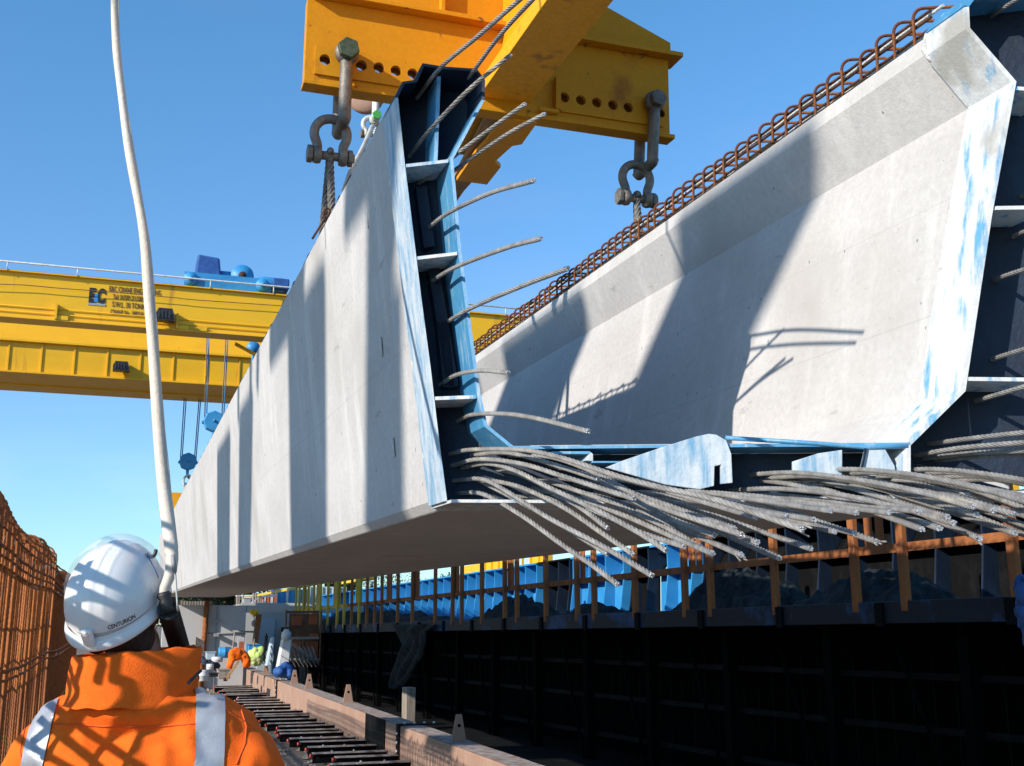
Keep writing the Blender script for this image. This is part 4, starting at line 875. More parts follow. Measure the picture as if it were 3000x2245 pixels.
# blue steel moulds behind the walkway
XM = 8.3
zt = WC(1325, 1693, XM)[2]; zb = WC(1400, 1800, XM)[2]
def mould(label, y0, y1, mt, step, mt2=None):
    o = empty('steel_mould', WW(XM, y0, zb), label, 'steel mould', 'steel casting moulds behind the walkway')
    mid = (zt+zb)/2
    m = MB(); m.hexa([WW(XM+.05, y0, mid), WW(XM+.07, y0, mid), WW(XM+.07, y1, mid), WW(XM+.05, y1, mid), WW(XM+.35, y0, zt), WW(XM+.37, y0, zt), WW(XM+.37, y1, zt), WW(XM+.35, y1, zt)]); m.build('skin_plate', M[mt], o)
    m = MB(); m.hexa([WW(XM+.0, y0, zb-.9), WW(XM+.02, y0, zb-.9), WW(XM+.02, y1, zb-.9), WW(XM+.0, y1, zb-.9), WW(XM+.04, y0, mid), WW(XM+.06, y0, mid), WW(XM+.06, y1, mid), WW(XM+.04, y1, mid)]); m.build('lower_plate', M[mt], o)
    m = MB(); wbox(m, XM-.14, XM+.38, y0, y1, zt+.001, zt+.03); m.build('top_flange', M[mt], o)
    m = MB(); wbox(m, XM-.14, XM+.04, y0, y1, mid+.002, mid+.02); m.build('middle_flange', M[mt], o)
    y = y0+.02; fr = None; k = 0
    while y < y1-.03 and k < 95:
        if fr is None:
            m = MB(); m.hexa([WW(XM-.12, y, mid+.021), WW(XM+.05, y, mid+.021), WW(XM+.05, y+.025, mid+.021), WW(XM-.12, y+.025, mid+.021), WW(XM-.12, y, zt), WW(XM+.35, y, zt), WW(XM+.35, y+.025, zt), WW(XM-.12, y+.025, zt)])
            m.hexa([WW(XM-.30, y, zb-.9), WW(XM, y, zb-.9), WW(XM, y+.025, zb-.9), WW(XM-.30, y+.025, zb-.9), WW(XM-.12, y, mid), WW(XM+.04, y, mid), WW(XM+.04, y+.025, mid), WW(XM-.12, y+.025, mid)])
            fr = m.build('rib', M[mt2 or mt], o); fy = y
        else:
            c = fr.copy(); col.objects.link(c); c.parent = o; c.location = wd*(y-fy)
        y += step; k += 1
    return o
yb = [WC(u, 1700, XM)[1] for u in (1592, 1230, 955)]
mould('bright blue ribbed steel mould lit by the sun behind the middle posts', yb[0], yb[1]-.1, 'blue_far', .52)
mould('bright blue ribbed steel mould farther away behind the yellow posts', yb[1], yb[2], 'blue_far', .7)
yq = [WC(u, 1700, XM)[1] for u in (2990, 2060, 1925, 1850, 1690)]  # dark bays carry their shade in near-black plates and ribs
mould('ribbed mould painted dark as shade on the far right behind the heaped sheets', 4.5, yq[1], 'dark_steel', .62, 'blue_dark')
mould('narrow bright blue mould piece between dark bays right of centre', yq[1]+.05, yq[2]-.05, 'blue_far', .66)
mould('mould bay painted dark as shade next to the narrow bright one', yq[2], yq[3]-.05, 'dark_steel', .5, 'blue_dark')
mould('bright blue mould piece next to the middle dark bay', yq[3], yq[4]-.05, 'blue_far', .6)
mould('mould bay painted dark as shade where the long blue mould ends', yq[4], yb[0]-.05, 'dark_steel', .45, 'blue_dark')
# space under the walkway, its shade painted as near-black sheets and steel
under_ = empty('mould_support', WW(XW+.9, 14, -1.65), 'steel supports under the walkway, the shade there painted as black sheets', 'mould support')
m = MB(); wbox(m, XW+.9, XW+.95, 3, 46, -1.75, zl0+.09); m.build('shade_backing', M['void'], under_)
m = MB(); wbox(m, 4.3, XW+.9, 3, 40, -1.66, -1.60); m.build('shade_flooring', M['void'], under_)
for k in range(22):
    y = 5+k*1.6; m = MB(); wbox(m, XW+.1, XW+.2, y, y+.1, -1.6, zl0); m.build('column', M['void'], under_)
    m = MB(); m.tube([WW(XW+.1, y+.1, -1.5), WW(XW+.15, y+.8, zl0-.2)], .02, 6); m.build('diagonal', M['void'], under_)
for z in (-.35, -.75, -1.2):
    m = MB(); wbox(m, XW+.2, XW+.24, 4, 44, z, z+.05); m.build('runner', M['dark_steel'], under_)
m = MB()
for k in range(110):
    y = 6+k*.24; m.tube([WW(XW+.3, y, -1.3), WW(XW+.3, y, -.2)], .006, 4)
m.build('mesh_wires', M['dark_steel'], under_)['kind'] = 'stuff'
random.seed(31)
for k in range(7):
    y = 8+k*2.6; o = empty('stored_pipe', WW(XW-1.0, y, -1.6), 'dark pipe lying in the shade under the walkway, ' + ('nearest', 'second', 'third', 'fourth', 'fifth', 'sixth', 'farthest')[k] + ' in the row', 'pipe', 'dark pipes stored under the walkway')
    m = MB(); a = WW(XW-.9-random.uniform(0, .7), y, -1.5); b = WW(XW-.6-random.uniform(0, .5), y+2.2, -1.45); m.tube([a, b], .06, 12); m.build('tube', M['dark_steel'], o)
    m = MB(); m.tube([a-(b-a).normalized()*.02, a+(b-a).normalized()*.1], .075, 12); m.build('collar', M['dark_steel'], o)
# pale post under the hanging sheet
c = WC(1170, 2095, XW-.9); o = empty('timber_prop', WW(XW-.9, c[1], -1.65), 'pale upright prop below the hanging dark sheet', 'prop')
a = WC(1156, 2010, XW-.9); b = WC(1190, 2100, XW-.9); m = MB(); wbox(m, XW-.9, XW-.75, b[1], b[1]+.25, -1.62, a[2]); m.build('post', M['timber_grey'], o, bevel=.01)
m = MB(); wbox(m, XW-.95, XW-.70, b[1]-.05, b[1]+.3, -1.65, -1.62); m.build('foot', M['timber_grey'], o)
# blue cloth at the right picture edge
m = MB()
for i_, (u, v, r_) in enumerate(((3020, 1705, .035), (2992, 1706, .03), (2984, 1722, .026), (3010, 1740, .05), (2998, 1765, .032), (2992, 1792, .03), (3014, 1800, .05), (2998, 1822, .028), (3010, 1850, .03), (3030, 1870, .05))): m.ell(WW(*WC(u, v, 3.7)), (r_, r_*.8, r_*1.1), None, 16, 12, fn=lambda p: p+V((1, -1, .5))*.008*noise.noise(p*28)+V((0, 0, 1))*.012*noise.noise(V((p.x*9, p.y*9, p.z*38))))
tag(m.build('blue_glove', M['blue_cloth']), 'folded bright blue cloth at the right picture edge', 'cloth')
# yellow beams and boxes behind the moulds
for lab, u0, u1, v0, v1 in (('yellow steel beam above the lit ribs of the blue mould', 1356, 1472, 1640, 1690), ('short yellow steel beam at the end of the long blue mould', 1552, 1592, 1620, 1660), ('thin yellow bar above the far blue mould', 1000, 1080, 1690, 1712)):
    a = WC(u0, v1, 11); b = WC(u1, v0, 11); m = MB(); wbox(m, 11, 11.25, b[1], a[1], min(a[2], b[2]), max(a[2], b[2])); 
    for k in range(3): wbox(m, 10.94, 10.999, b[1]+.2+k*.5, b[1]+.25+k*.5, min(a[2], b[2]), max(a[2], b[2]))
    tag(m.build('yellow_beam', M['yellow_far'], bevel=.01), lab, 'steel beam', 'yellow beams behind the moulds')
# ------------------------------------------------------------------ pendant cable in its cream sleeve
pc = empty('pendant_cable', PY(495, 1700, 2.45), 'cream sleeved crane pendant cable curving down from the sky to the worker', 'cable')
pts = [(335, -40, 3.3), (337, 60, 3.28), (343, 180, 3.24), (362, 330, 3.18), (392, 520, 3.1), (424, 720, 3.0), (440, 920, 2.9), (452, 1100, 2.82), (466, 1280, 2.74), (481, 1440, 2.65), (495, 1560, 2.56), (502, 1640, 2.5), (494, 1690, 2.48), (481, 1722, 2.47), (479, 1748, 2.47)]
Q = [PY(u, v, y+.22) for u, v, y in pts]; tu = (Q[0]-Q[1]).normalized(); P = smooth_path([Q[0]+tu*(.12*k) for k in range(44, 0, -1)]+Q, .02); n = len(P)
def fade(i): f = max(0, 1-(n-1-i)*.02/2.9); return .0088 + .0057*min(1, f*1.15) - (.003*max(0, (f-.95)/.05))
m = MB(); m.tube([p + V((.0015*math.sin(i*.23), .0, 0)) for i, p in enumerate(P)], [fade(i)*(1+.05*math.sin(i*.31)+.05*noise.noise(P[i]*6)) for i in range(n)], 16); m.build('sleeve', M['hose'], pc)
m = MB(); m.tube([p + V((fade(i_)*.98, -.003, 0)) for i_, p in enumerate(P[:n-8])], [.0030*(1+.4*noise.noise(p*9)) for p in P[:n-8]], 8); m.build('sleeve_seam', M['hose'], pc)
m = MB(); a = PY(512, 1640, 2.68); m.tube([a, PY(514, 1690, 2.68), PY(519, 1760, 2.67), PY(521, 1790, 2.68)], .0022, 6); m.build('strain_wire', M['white_metal'], pc)
m = MB(); m.tube([PY(506, 1625, 2.675), PY(512, 1678, 2.675)], .005, 8); m.build('crimp', M['grey'], pc)
pd = empty('pendant_control', PY(500, 1800, 2.62), 'black rubber crane pendant control hanging beside the worker hard hat', 'crane control')
m = MB(); P = [PY(u, v, 2.69) for u, v in ((479, 1735), (481, 1745), (484, 1757), (486, 1768), (489, 1780), (493, 1795))]; m.tube(P, [.013, .017, .012, .018, .013, .020], 16); m.build('cable_boot', M['black'], pd)
m = MB(); P = [PY(u, v, 2.47) for u, v in ((492, 1785), (503, 1820), (520, 1870), (540, 1930), (560, 1990))]; P = [PY(*_q, 2.69+.30*_k/4) for _k, _q in enumerate(((492, 1785), (503, 1820), (518, 1870), (536, 1930), (556, 1990)))]; m.tube(smooth_path(P, .02), .024, 20); m.build('handset', M['black'], pd)
m = MB(); P = [PY(u, v, 2.69) for u, v in ((488, 1768), (505, 1764), (515, 1758))]; m.tube(P, .006, 8); m.build('strain_loop', M['black'], pd)
for k in range(4):
    m = MB(); c = PY(503+8*k, 1822+26*k, 2.74+.04*k); m.lathe([(.007, 0), (.007, .008)], c, Y, 12); m.build('button', M['grey'], pd)

# ------------------------------------------------------------------ the worker
PYW = 2.78; cx = .07
TW = Matrix.Rotation(R(-20), 4, 'Z')
def turn(p): return (TW @ (V(p)-V((cx, PYW, 0)))) + V((cx, PYW, 0))
def organic(name, prims, vox, mt, parent=None, disp=None, sm=8, loc=None, rot=False):
    mb = MB()
    if rot: prims = [(('e', turn(p[1]), p[2], TW.to_3x3()) if p[0] == 'e' else ('c', turn(p[1]), turn(p[2]), p[3], p[4])) if not (p[0] == 'e' and len(p) > 3) else p for p in prims]
    for p in prims:
        if p[0] == 'e': mb.ell(p[1], p[2], p[3] if len(p) > 3 else None, 20, 14)
        else:
            a, b, ra, rb = V(p[1]), V(p[2]), p[3], p[4]; n = 8
            mb.tube([a.lerp(b, k/n) for k in range(n+1)], [ra+(rb-ra)*k/n for k in range(n+1)], 16); mb.ell(a, (ra,)*3); mb.ell(b, (rb,)*3)
    o = mb.build(name, mt, parent, loc=loc)
    r = o.modifiers.new('r', 'REMESH'); r.mode = 'VOXEL'; r.voxel_size = vox; r.use_smooth_shade = True
    s = o.modifiers.new('s', 'SMOOTH'); s.iterations = sm; s.factor = .6
    dg = bpy.context.evaluated_depsgraph_get(); me = bpy.data.meshes.new_from_object(o.evaluated_get(dg)); o.modifiers.clear(); o.data = me
    me.materials.clear(); me.materials.append(mt)
    if disp:
        og = OFF[o.name]; ns = [v.normal.copy() for v in me.vertices]
        for v, nn in zip(me.vertices, ns): v.co += nn*disp(v.co+og, nn)
    me.polygons.foreach_set('use_smooth', [True]*len(me.polygons)); me.update()
    return o
HC = V((-.013, 2.765, 1.705)); tb_, rl = R(35), 0
hr_ = V((math.cos(rl), 0, math.sin(rl))); hu = Matrix.Rotation(-rl, 3, 'Y') @ V((0, -math.sin(tb_), math.cos(tb_))); hr_ = (Matrix.Rotation(-rl, 3, 'Y') @ X); hf = hu.cross(hr_)
if hr_.z < 0: hr_ = Matrix.Rotation(rl, 3, 'Y') @ X; hu = Matrix.Rotation(rl, 3, 'Y') @ V((0, -math.sin(tb_), math.cos(tb_))); hf = hu.cross(hr_)
if hu.x > 0: pass
HM = Matrix.Rotation(R(-27), 3, 'Z') @ Matrix.Rotation(tb_, 3, 'X'); hr_, hf, hu = HM @ X, HM @ Y, HM @ Z
def HP(x, y, z): return HC + HM @ (V((x, y, z))*.955)
S = lambda x: x
body_pr = [('e', HP(0, 0, -.01), (.078, .098, .105), HM), ('e', HP(0, .05, -.07), (.055, .055, .06), HM), ('e', HP(0, .112, -.055), (.013, .02, .03), HM), ('e', HP(.08, 0, -.05), (.012, .02, .034), HM), ('e', HP(-.08, 0, -.05), (.012, .02, .034), HM),
    ('e', HP(0, .085, -.115), (.035, .025, .02), HM), ('c', (.02, 2.80, 1.60), (.05, 2.80, 1.42), .062, .07), ('e', (cx, PYW, 1.30), (.19, .11, .16)), ('e', (cx, PYW+.01, 1.12), (.17, .11, .2)), ('e', (cx, PYW, .95), (.175, .12, .13)),
    ('c', (cx-.19, PYW, 1.37), (cx-.25, PYW+.08, 1.10), .052, .042), ('c', (cx-.25, PYW+.08, 1.10), (cx-.12, PYW+.30, 1.16), .040, .029),
    ('c', (cx+.19, PYW, 1.37), (cx+.27, PYW+.08, 1.10), .052, .042), ('c', (cx+.27, PYW+.08, 1.10), (cx+.14, PYW+.28, 1.22), .040, .029),
    ('c', (cx-.1, PYW, .9), (cx-.12, PYW+.02, .50), .088, .058), ('c', (cx-.12, PYW+.02, .50), (cx-.12, PYW, .10), .054, .038), ('c', (cx-.12, PYW-.02, .05), (cx-.13, PYW+.15, .035), .042, .036),
    ('c', (cx+.1, PYW, .9), (cx+.13, PYW+.03, .50), .088, .058), ('c', (cx+.13, PYW+.03, .50), (cx+.13, PYW, .10), .054, .038), ('c', (cx+.13, PYW-.02, .05), (cx+.15, PYW+.15, .035), .042, .036)]
for sx, hx, hy, hz in ((-1, cx-.12, PYW+.30, 1.16), (1, cx+.14, PYW+.28, 1.22)):
    w0 = V((hx, hy, hz)); d = V((-sx*.35, .85, .25)).normalized(); sd = V((.3*sx, .1, 1)).normalized()
    body_pr.append(('c', w0, w0+d*.085, .026, .030))
    for k, l in enumerate((.060, .072, .068, .052)):
        a = w0+d*.09+sd*(.026-.018*k); b = a+d*l*.55; c = b + (d*.5-V((sx*.6, 0, .1))).normalized()*l*.5; body_pr += [('c', a, b, .0095, .009), ('c', b, c, .009, .008)]
    a = w0+d*.03+sd*.028; body_pr += [('c', a, a+(sd*.6+d*.7).normalized()*.055, .012, .0095)]
per = organic('person', body_pr, .011, M['skin'], loc=V((cx, PYW, 0)), sm=3, rot=True)
tag(per, 'worker seen from behind in orange hi-vis jacket and white hard hat looking up', 'person')
tr = organic('trousers', [('e', (cx, PYW, .93), (.19, .135, .15)), ('c', (cx-.1, PYW, .86), (cx-.12, PYW+.02, .50), .10, .075), ('c', (cx-.12, PYW+.02, .50), (cx-.12, PYW, .12), .073, .068), ('c', (cx+.1, PYW, .86), (cx+.13, PYW+.03, .50), .10, .075), ('c', (cx+.13, PYW+.03, .50), (cx+.13, PYW, .12), .073, .068)], .016, M['trousers'], per, rot=True)
for s_ in (-1, 1):
    fx = cx - .125 if s_ < 0 else cx+.14
    organic('boot', [('c', turn((fx, PYW-.03, .055)), turn((fx+.01*s_, PYW+.17, .045)), .052, .048), ('c', turn((fx, PYW-.02, .06)), turn((fx, PYW-.01, .17)), .058, .06)], .012, M['black'], per)
def fold(p, nn):
    q = V((p.x*7, p.y*6, p.z*3.2)); a = noise.noise(q+V((3, 1, 2))); rid = 1-abs(noise.noise(V((p.x*11+p.z*5, p.y*8, p.z*6-p.x*4))))*2
    e = .014*a + .014*max(0, rid-.3) + .004*noise.noise(p*32)
    return e
jk = organic('jacket', [('e', (cx, PYW-.03, 1.255), (.235, .135, .16)), ('e', (cx-.12, PYW, 1.365), (.15, .105, .083)), ('e', (cx+.13, PYW, 1.352), (.155, .105, .085)), ('c', (cx-.17, PYW, 1.405), (cx+.16, PYW, 1.395), .083, .083), ('e', (cx-.03, PYW, 1.455), (.17, .11, .065)), ('e', (cx, PYW+.02, 1.385), (.17, .115, .088)), ('e', (cx, PYW-.045, 1.10), (.22, .15, .2)), ('e', (cx, PYW, .92), (.215, .155, .12)),
    ('c', (cx-.235, PYW+.0, 1.345), (cx-.285, PYW+.08, 1.10), .085, .075), ('c', (cx-.285, PYW+.08, 1.10), (cx-.15, PYW+.27, 1.14), .07, .052),
    ('c', (cx+.225, PYW+.0, 1.315), (cx+.30, PYW+.07, 1.06), .093, .080), ('c', (cx+.30, PYW+.07, 1.06), (cx+.17, PYW+.25, 1.19), .072, .052)], .0105, M['hivis'], per, fold, 8, rot=True)
# vertical reflective bands cut from the jacket surface
def band(p0, p1, hw, ylim, zmin, nm='reflective_band'):
    bm = bmesh.new(); bm.from_mesh(jk.data); og = OFF[jk.name]
    d = (V(p1)-V(p0)).normalized(); nrm = V((d.z, 0, -d.x))
    for s in (-1, 1):
        bmesh.ops.bisect_plane(bm, geom=bm.verts[:]+bm.edges[:]+bm.faces[:], plane_co=V(p0)-og+nrm*hw*s, plane_no=nrm*s, clear_outer=True)
    bmesh.ops.bisect_plane(bm, geom=bm.verts[:]+bm.edges[:]+bm.faces[:], plane_co=V((0, 0, zmin))-og, plane_no=-Z, clear_outer=True)
    bm.normal_update(); k = [f for f in bm.faces if f.calc_center_median().y+og.y > ylim]; bmesh.ops.delete(bm, geom=k, context='FACES'); bm.normal_update()
    for v in bm.verts: v.co += v.normal*.0035
    me = bpy.data.meshes.new(nm); bm.to_mesh(me); bm.free(); me.materials.clear(); me.materials.append(M['tape'])
    me.polygons.foreach_set('use_smooth', [True]*len(me.polygons)); o = bpy.data.objects.new(nm, me); col.objects.link(o); o.parent = jk; OFF[o.name] = og; return o
def wp(u, v): return PY(u, v, PYW-.1)
band(wp(128, 2060), wp(88, 2245), .023, PYW+.05, 1.0)
band(wp(618, 2040), wp(607, 2245), .031, PYW+.05, 1.0)
# collar
m = MB(); rows = []; nn_ = 96
prof = [(-.035, 1.0, 1.03), (0, 1.0, 1.0), (.035, 1.0, .99), (.07, 1.0, .985), (.10, 1.0, .97), (.128, 1.0, .95), (.134, 1, .92), (.125, 1, .885), (.08, 1, .89), (.03, 1, .9)]
for (h, _, k) in prof:
    for i in range(nn_):
        a = 2*math.pi*i/nn_; ca, sa = math.cos(a), math.sin(a)
        rx, ry_ = .143*k, .118*k
        flap = math.exp(-((a-5.75)/.30)**2)*.020*(h/.1)
        wv = 1+.025*noise.noise(V((ca*2.2, sa*2.2, h*9)))+.012*noise.noise(V((ca*7, sa*7, h*22)))
        rows.append(V((.036+ca*(rx*wv+flap), PYW+.005+sa*ry_*wv-flap*.5, 1.492+h*(.72+.08*ca)+.006*noise.noise(V((ca*3, sa*3, 4))))))
m.add(rows, [(j*nn_+i, j*nn_+(i+1) % nn_, (j+1)*nn_+(i+1) % nn_, (j+1)*nn_+i) for j in range(len(prof)-1) for i in range(nn_)], True)
clr = m.build('collar', M['hivis'], jk)
m = MB(); q = [PY(545, 2002, 2.655), PY(588, 1960, 2.655), PY(594, 1966, 2.655), PY(552, 2008, 2.655)]; m.prism(q, (0, .004, 0)); m.build('collar_tab', M['black'], jk)
from mathutils.bvhtree import BVHTree
def seams(lists, nm='seam', r=.0022):
    bt = BVHTree.FromPolygons([v.co + OFF[jk.name] for v in jk.data.vertices], [tuple(p.vertices) for p in jk.data.polygons]); mb = MB()
    for L in lists:
        P = []
        for i in range(len(L)-1):
            for k in range(14):
                t = k/14; h_ = bt.ray_cast(CAM, ray(L[i][0]*(1-t)+L[i+1][0]*t, L[i][1]*(1-t)+L[i+1][1]*t).normalized())
                if h_[0] is not None: P.append(h_[0]+h_[1]*.0004)
        if len(P) > 3: mb.tube(P, r, 5)
    return mb.build(nm, M['seam'], jk)
M['seam'] = mat('seam_thread', (.72, .10, .010), .8)
for L in ([(150, 2120), (300, 2128), (450, 2130), (600, 2118)], [(705, 2075), (722, 2130), (718, 2180), (690, 2245)], [(110, 2075), (72, 2140), (60, 2200), (66, 2245)], [(648, 2075), (690, 2100), (735, 2125)]): seams([L])
# hair at the nape
organic('hair', [('e', HP(0, -.03, -.035), (.084, .082, .075), HM), ('e', HP(.055, -.03, -.085), (.03, .045, .05), HM), ('e', HP(-.05, -.04, -.08), (.03, .04, .045), HM)], .008, M['hair'], per)
# hard hat
def hshape(az, el):
    ce, se = math.cos(el), math.sin(el); x, y, z = math.sin(az)*ce, math.cos(az)*ce, se
    k = 1.0; lat = x; top = max(0, se-.12)
    for c0, wd_, hh in ((0, .13, .016), (-.33, .045, .010), (.33, .045, .010)):
        k += hh*min(1, top*3)*max(0, min(1, (wd_-abs(lat-c0))/.035))
    if el < .10: k += .03*((.10-el)/.10)**.7*.0
    return HP(.108*x*k, .143*y*k*(1.0), .134*z*k)
m = MB(); na, ne = 120, 44; vs = []
for j in range(ne+1):
    el = -.0 + (math.pi/2)*(j/ne)
    for i in range(na): vs.append(hshape(2*math.pi*i/na, el))
m.add(vs, [(j*na+i, j*na+(i+1) % na, (j+1)*na+(i+1) % na, (j+1)*na+i) for j in range(ne) for i in range(na)], True)
rim = [(1.0, .0), (1.005, -.008), (1.03, -.012), (1.055, -.017), (1.075, -.024), (1.078, -.030), (1.06, -.0325), (1.02, -.028), (.98, -.02), (.96, .0), (.93, .05)]
vs = []
for (k, h) in rim:
    for i in range(na):
        az = 2*math.pi*i/na; pk = max(0, math.cos(az))**6*(.30 if k > 1.01 else 0); bk = max(0, -math.cos(az))**2*.010
        vs.append(HP(.108*math.sin(az)*k, .143*math.cos(az)*(k+pk), h - bk - .010*max(0, math.cos(az))**4*(k > 1.02)))
m.add(vs, [(j*na+i, j*na+(i+1) % na, (j+1)*na+(i+1) % na, (j+1)*na+i) for j in range(len(rim)-1) for i in range(na)], True)
hel = m.build('hard_hat', M['helmet'], per, merge=True)
def hfn(sz, az0, el0, k=1.008):
    def f(co): 
        az = math.pi + az0*-1; a = math.pi - (az0 + co.x*sz*.78/.12); e = el0 + co.y*sz/.134
        ce = math.cos(e); return HP(.108*math.sin(a)*ce*(k+co.z*.1), .143*math.cos(a)*ce*(k+co.z*.1), .134*math.sin(e)*k)
    return f
text('CENTURION', (0, 0, 0), 1.0, X, Z, M['black_print'], hel, off=.015, fn=hfn(.0145, .40, .03))
m = MB(); c = HP(-.0, -.150, -.005); m.box(c, (.026, .012, .040), (hr_, hf, hu)); m.box(HP(0, -.156, .008), (.012, .008, .016), (hr_, hf, hu)); m.build('rear_clip', M['helmet'], hel, bevel=.004)
# clear visor shell raised over the front of the hat
m = MB(); vs = []; na2, ne2 = 40, 18
for j in range(ne2+1):
    el = .22+1.2*j/ne2
    for i in range(na2+1):
        a = -1.75+3.5*i/na2; k = 1.095+.03*math.cos(a); ce = math.cos(el); vs.append(HP(.108*math.sin(a)*ce*k, .143*math.cos(a)*ce*k, .134*math.sin(el)*k*1.0))
m.add(vs, [(j*(na2+1)+i, j*(na2+1)+i+1, (j+1)*(na2+1)+i+1, (j+1)*(na2+1)+i) for j in range(ne2) for i in range(na2)], True); m.build('clear_visor', M['visor'], hel)
m = MB(); P = [PY(u, v, 2.72) for u, v in ((428, 1621), (436, 1630), (447, 1632), (455, 1622), (457, 1610))]; m.tube(smooth_path(P, .004), .0042, 8); m.build('visor_clip', M['black'], hel)
m = MB(); P = [PY(u, v, 2.70) for u, v in ((432, 1628), (444, 1650), (455, 1672), (464, 1694))]; m.tube(P, .0014, 6); m.build('cord', M['blue_cloth'], hel)

def shadow_bar(pts, o_, r):  # adds an unseen bar shaped so its shadow falls along pts
    bt = BVHTree.FromPolygons([v.co + OFF[o_.name] for v in o_.data.vertices], [tuple(p.vertices) for p in o_.data.polygons]); P = []
    for i in range(len(pts)-1):
        for q in range(6):
            t = q/6; x, y = pts[i][0]*(1-t)+pts[i+1][0]*t, pts[i][1]*(1-t)+pts[i+1][1]*t
            h_ = bt.ray_cast(CAM, ray(x/1.959, 1400+y/1.959).normalized())
            if h_[0] is None: continue
            p = h_[0]; k = p.x+.66; P.append(p + V((-k, -.42*k, .5*k)))
    for _ in range(2): P = [P[0]] + [(P[i-1]+P[i]*2+P[i+1])/4 for i in range(1, len(P)-1)] + [P[-1]]
    m = MB(); m.tube(smooth_path(P, .02), r, 8); m.build('shadow_bent_bar', M['rust'], cage)
for pts in (((200, 1230), (330, 1330), (520, 1470), (700, 1590), (860, 1700)), ((170, 1330), (300, 1440), (480, 1580), (600, 1690)), ((560, 1180), (520, 1240), (400, 1350), (300, 1440), (180, 1530)),
            ((900, 1230), (780, 1330), (650, 1470), (560, 1590), (500, 1700)), ((1200, 1310), (1050, 1295), (920, 1350), (810, 1470), (740, 1600), (700, 1720)), ((640, 1190), (560, 1260), (430, 1390), (330, 1500), (240, 1640))):
    shadow_bar(pts, jk, .0095)
for pts in (((330, 620), (400, 590), (500, 565), (620, 600), (780, 700)), ((340, 740), (420, 700), (520, 680), (640, 720), (790, 800)), ((520, 480), (465, 610), (450, 740), (475, 850), (530, 960), (600, 1040)), ((340, 740), (430, 790), (520, 840), (640, 910))):
    shadow_bar(pts, hel, .0095)
for pts in (((500, 960), (470, 1050), (430, 1190)), ((610, 960), (590, 1060), (550, 1200)), ((690, 960), (660, 1060), (650, 1200))):
    shadow_bar(pts, clr, .0095)
# ------------------------------------------------------------------ far end of the yard
def gy(u, v): return PZ(u, v, 0)
YW_ = 31.0
def WP(u, v, y=YW_): return PY(u, v, y)
def slab(mb, u0, v0, u1, v1, y=YW_, t=.2):
    a = WP(u0, v1, y); b = WP(u1, v0, y); mb.b2((a.x, y, a.z), (b.x, y+t, b.z)); return mb
wl = empty('concrete_wall', (WP(700, 1900).x, YW_, 0), 'pale grey concrete wall with a wide opening at the end of the yard', 'wall')
m = MB(); a = WP(608, 1990); b = WP(722, 1774); m.b2((a.x-1.2, YW_, -.02), (b.x, YW_+.25, b.z)); m.build('wall_panel', M['wall'], wl, bevel=.01)
m = MB(); a = WP(724, 1795); b = WP(905, 1776); m.b2((b.x*0+WP(722, 1795).x+.002, YW_+.003, a.z), (b.x+1.5, YW_+.25, WP(800, 1774).z-.002)); m.build('lintel', M['wall'], wl, bevel=.01)
m = MB(); m.b2((WP(722, 1800).x+.01, YW_+1.6, 0), (WP(960, 1800).x, YW_+1.75, 2.2)); m.build('inner_wall', M['wall'], wl)
m = MB(); m.b2((WP(778, 1800).x, YW_+1.5, 0), (WP(828, 1800).x, YW_+1.597, WP(800, 1815, YW_+1.5).z)); m.build('door', M['pale_blue'], wl, bevel=.01)
m = MB(); m.b2((WP(634, 1800).x, YW_-.04, .05), (WP(637, 1800).x, YW_-.003, WP(634, 1776).z)); m.build('drain_pipe', M['grey'], wl)
for v in (1820, 1862): 
    m = MB(); c = WP(632, v, YW_-.1); m.b2((c.x-.05, YW_-.22, c.z-.03), (c.x+.07, YW_-.003, c.z+.05)); m.build('wall_bracket', M['grey'], wl)
m = MB(); a = WP(608, 1856); b = WP(720, 1857); m.tube([(a.x, YW_-.03, a.z), (b.x, YW_-.03, b.z)], .014, 6); m.build('wall_cable', M['grey'], wl)
fe = empty('bar_fence', WP(560, 1900, 33), 'row of thin upright rusty bars with a brown end post left of the concrete wall', 'fence')
for k in range(34):
    u = 512+k*2.7; a = WP(u, 1850, 33); b = WP(u+2+2*math.sin(k), 1762, 33); m = MB(); m.tube([(a.x, 33, .3), (a.x+.1, 33, b.z)], .018, 5); m.build('bar', M['timber_grey'] if k % 3 else M['rust_dark'], fe)
m = MB(); a = WP(590, 1960, 30.9); b = WP(607, 1760, 30.9); m.tube([(a.x, 30.9, 0), (b.x, 30.9, b.z)], .07, 8); m.build('end_post', M['rust'], fe)
for (u0, v0, u1, v1, mt) in ((512, 1800, 545, 1822, 'white'), (548, 1792, 592, 1818, 'red'), (515, 1822, 560, 1840, 'timber_grey')):
    m = MB(); slab(m, u0, v0, u1, v1, 33.4, .1); m.build('backing_board', M[mt], fe)
m = MB(); slab(m, 480, 1848, 600, 1990, 34.2, .25); tag(m.build('low_wall', M['wall'], bevel=.01), 'low grey concrete wall behind the thin upright bars', 'wall')
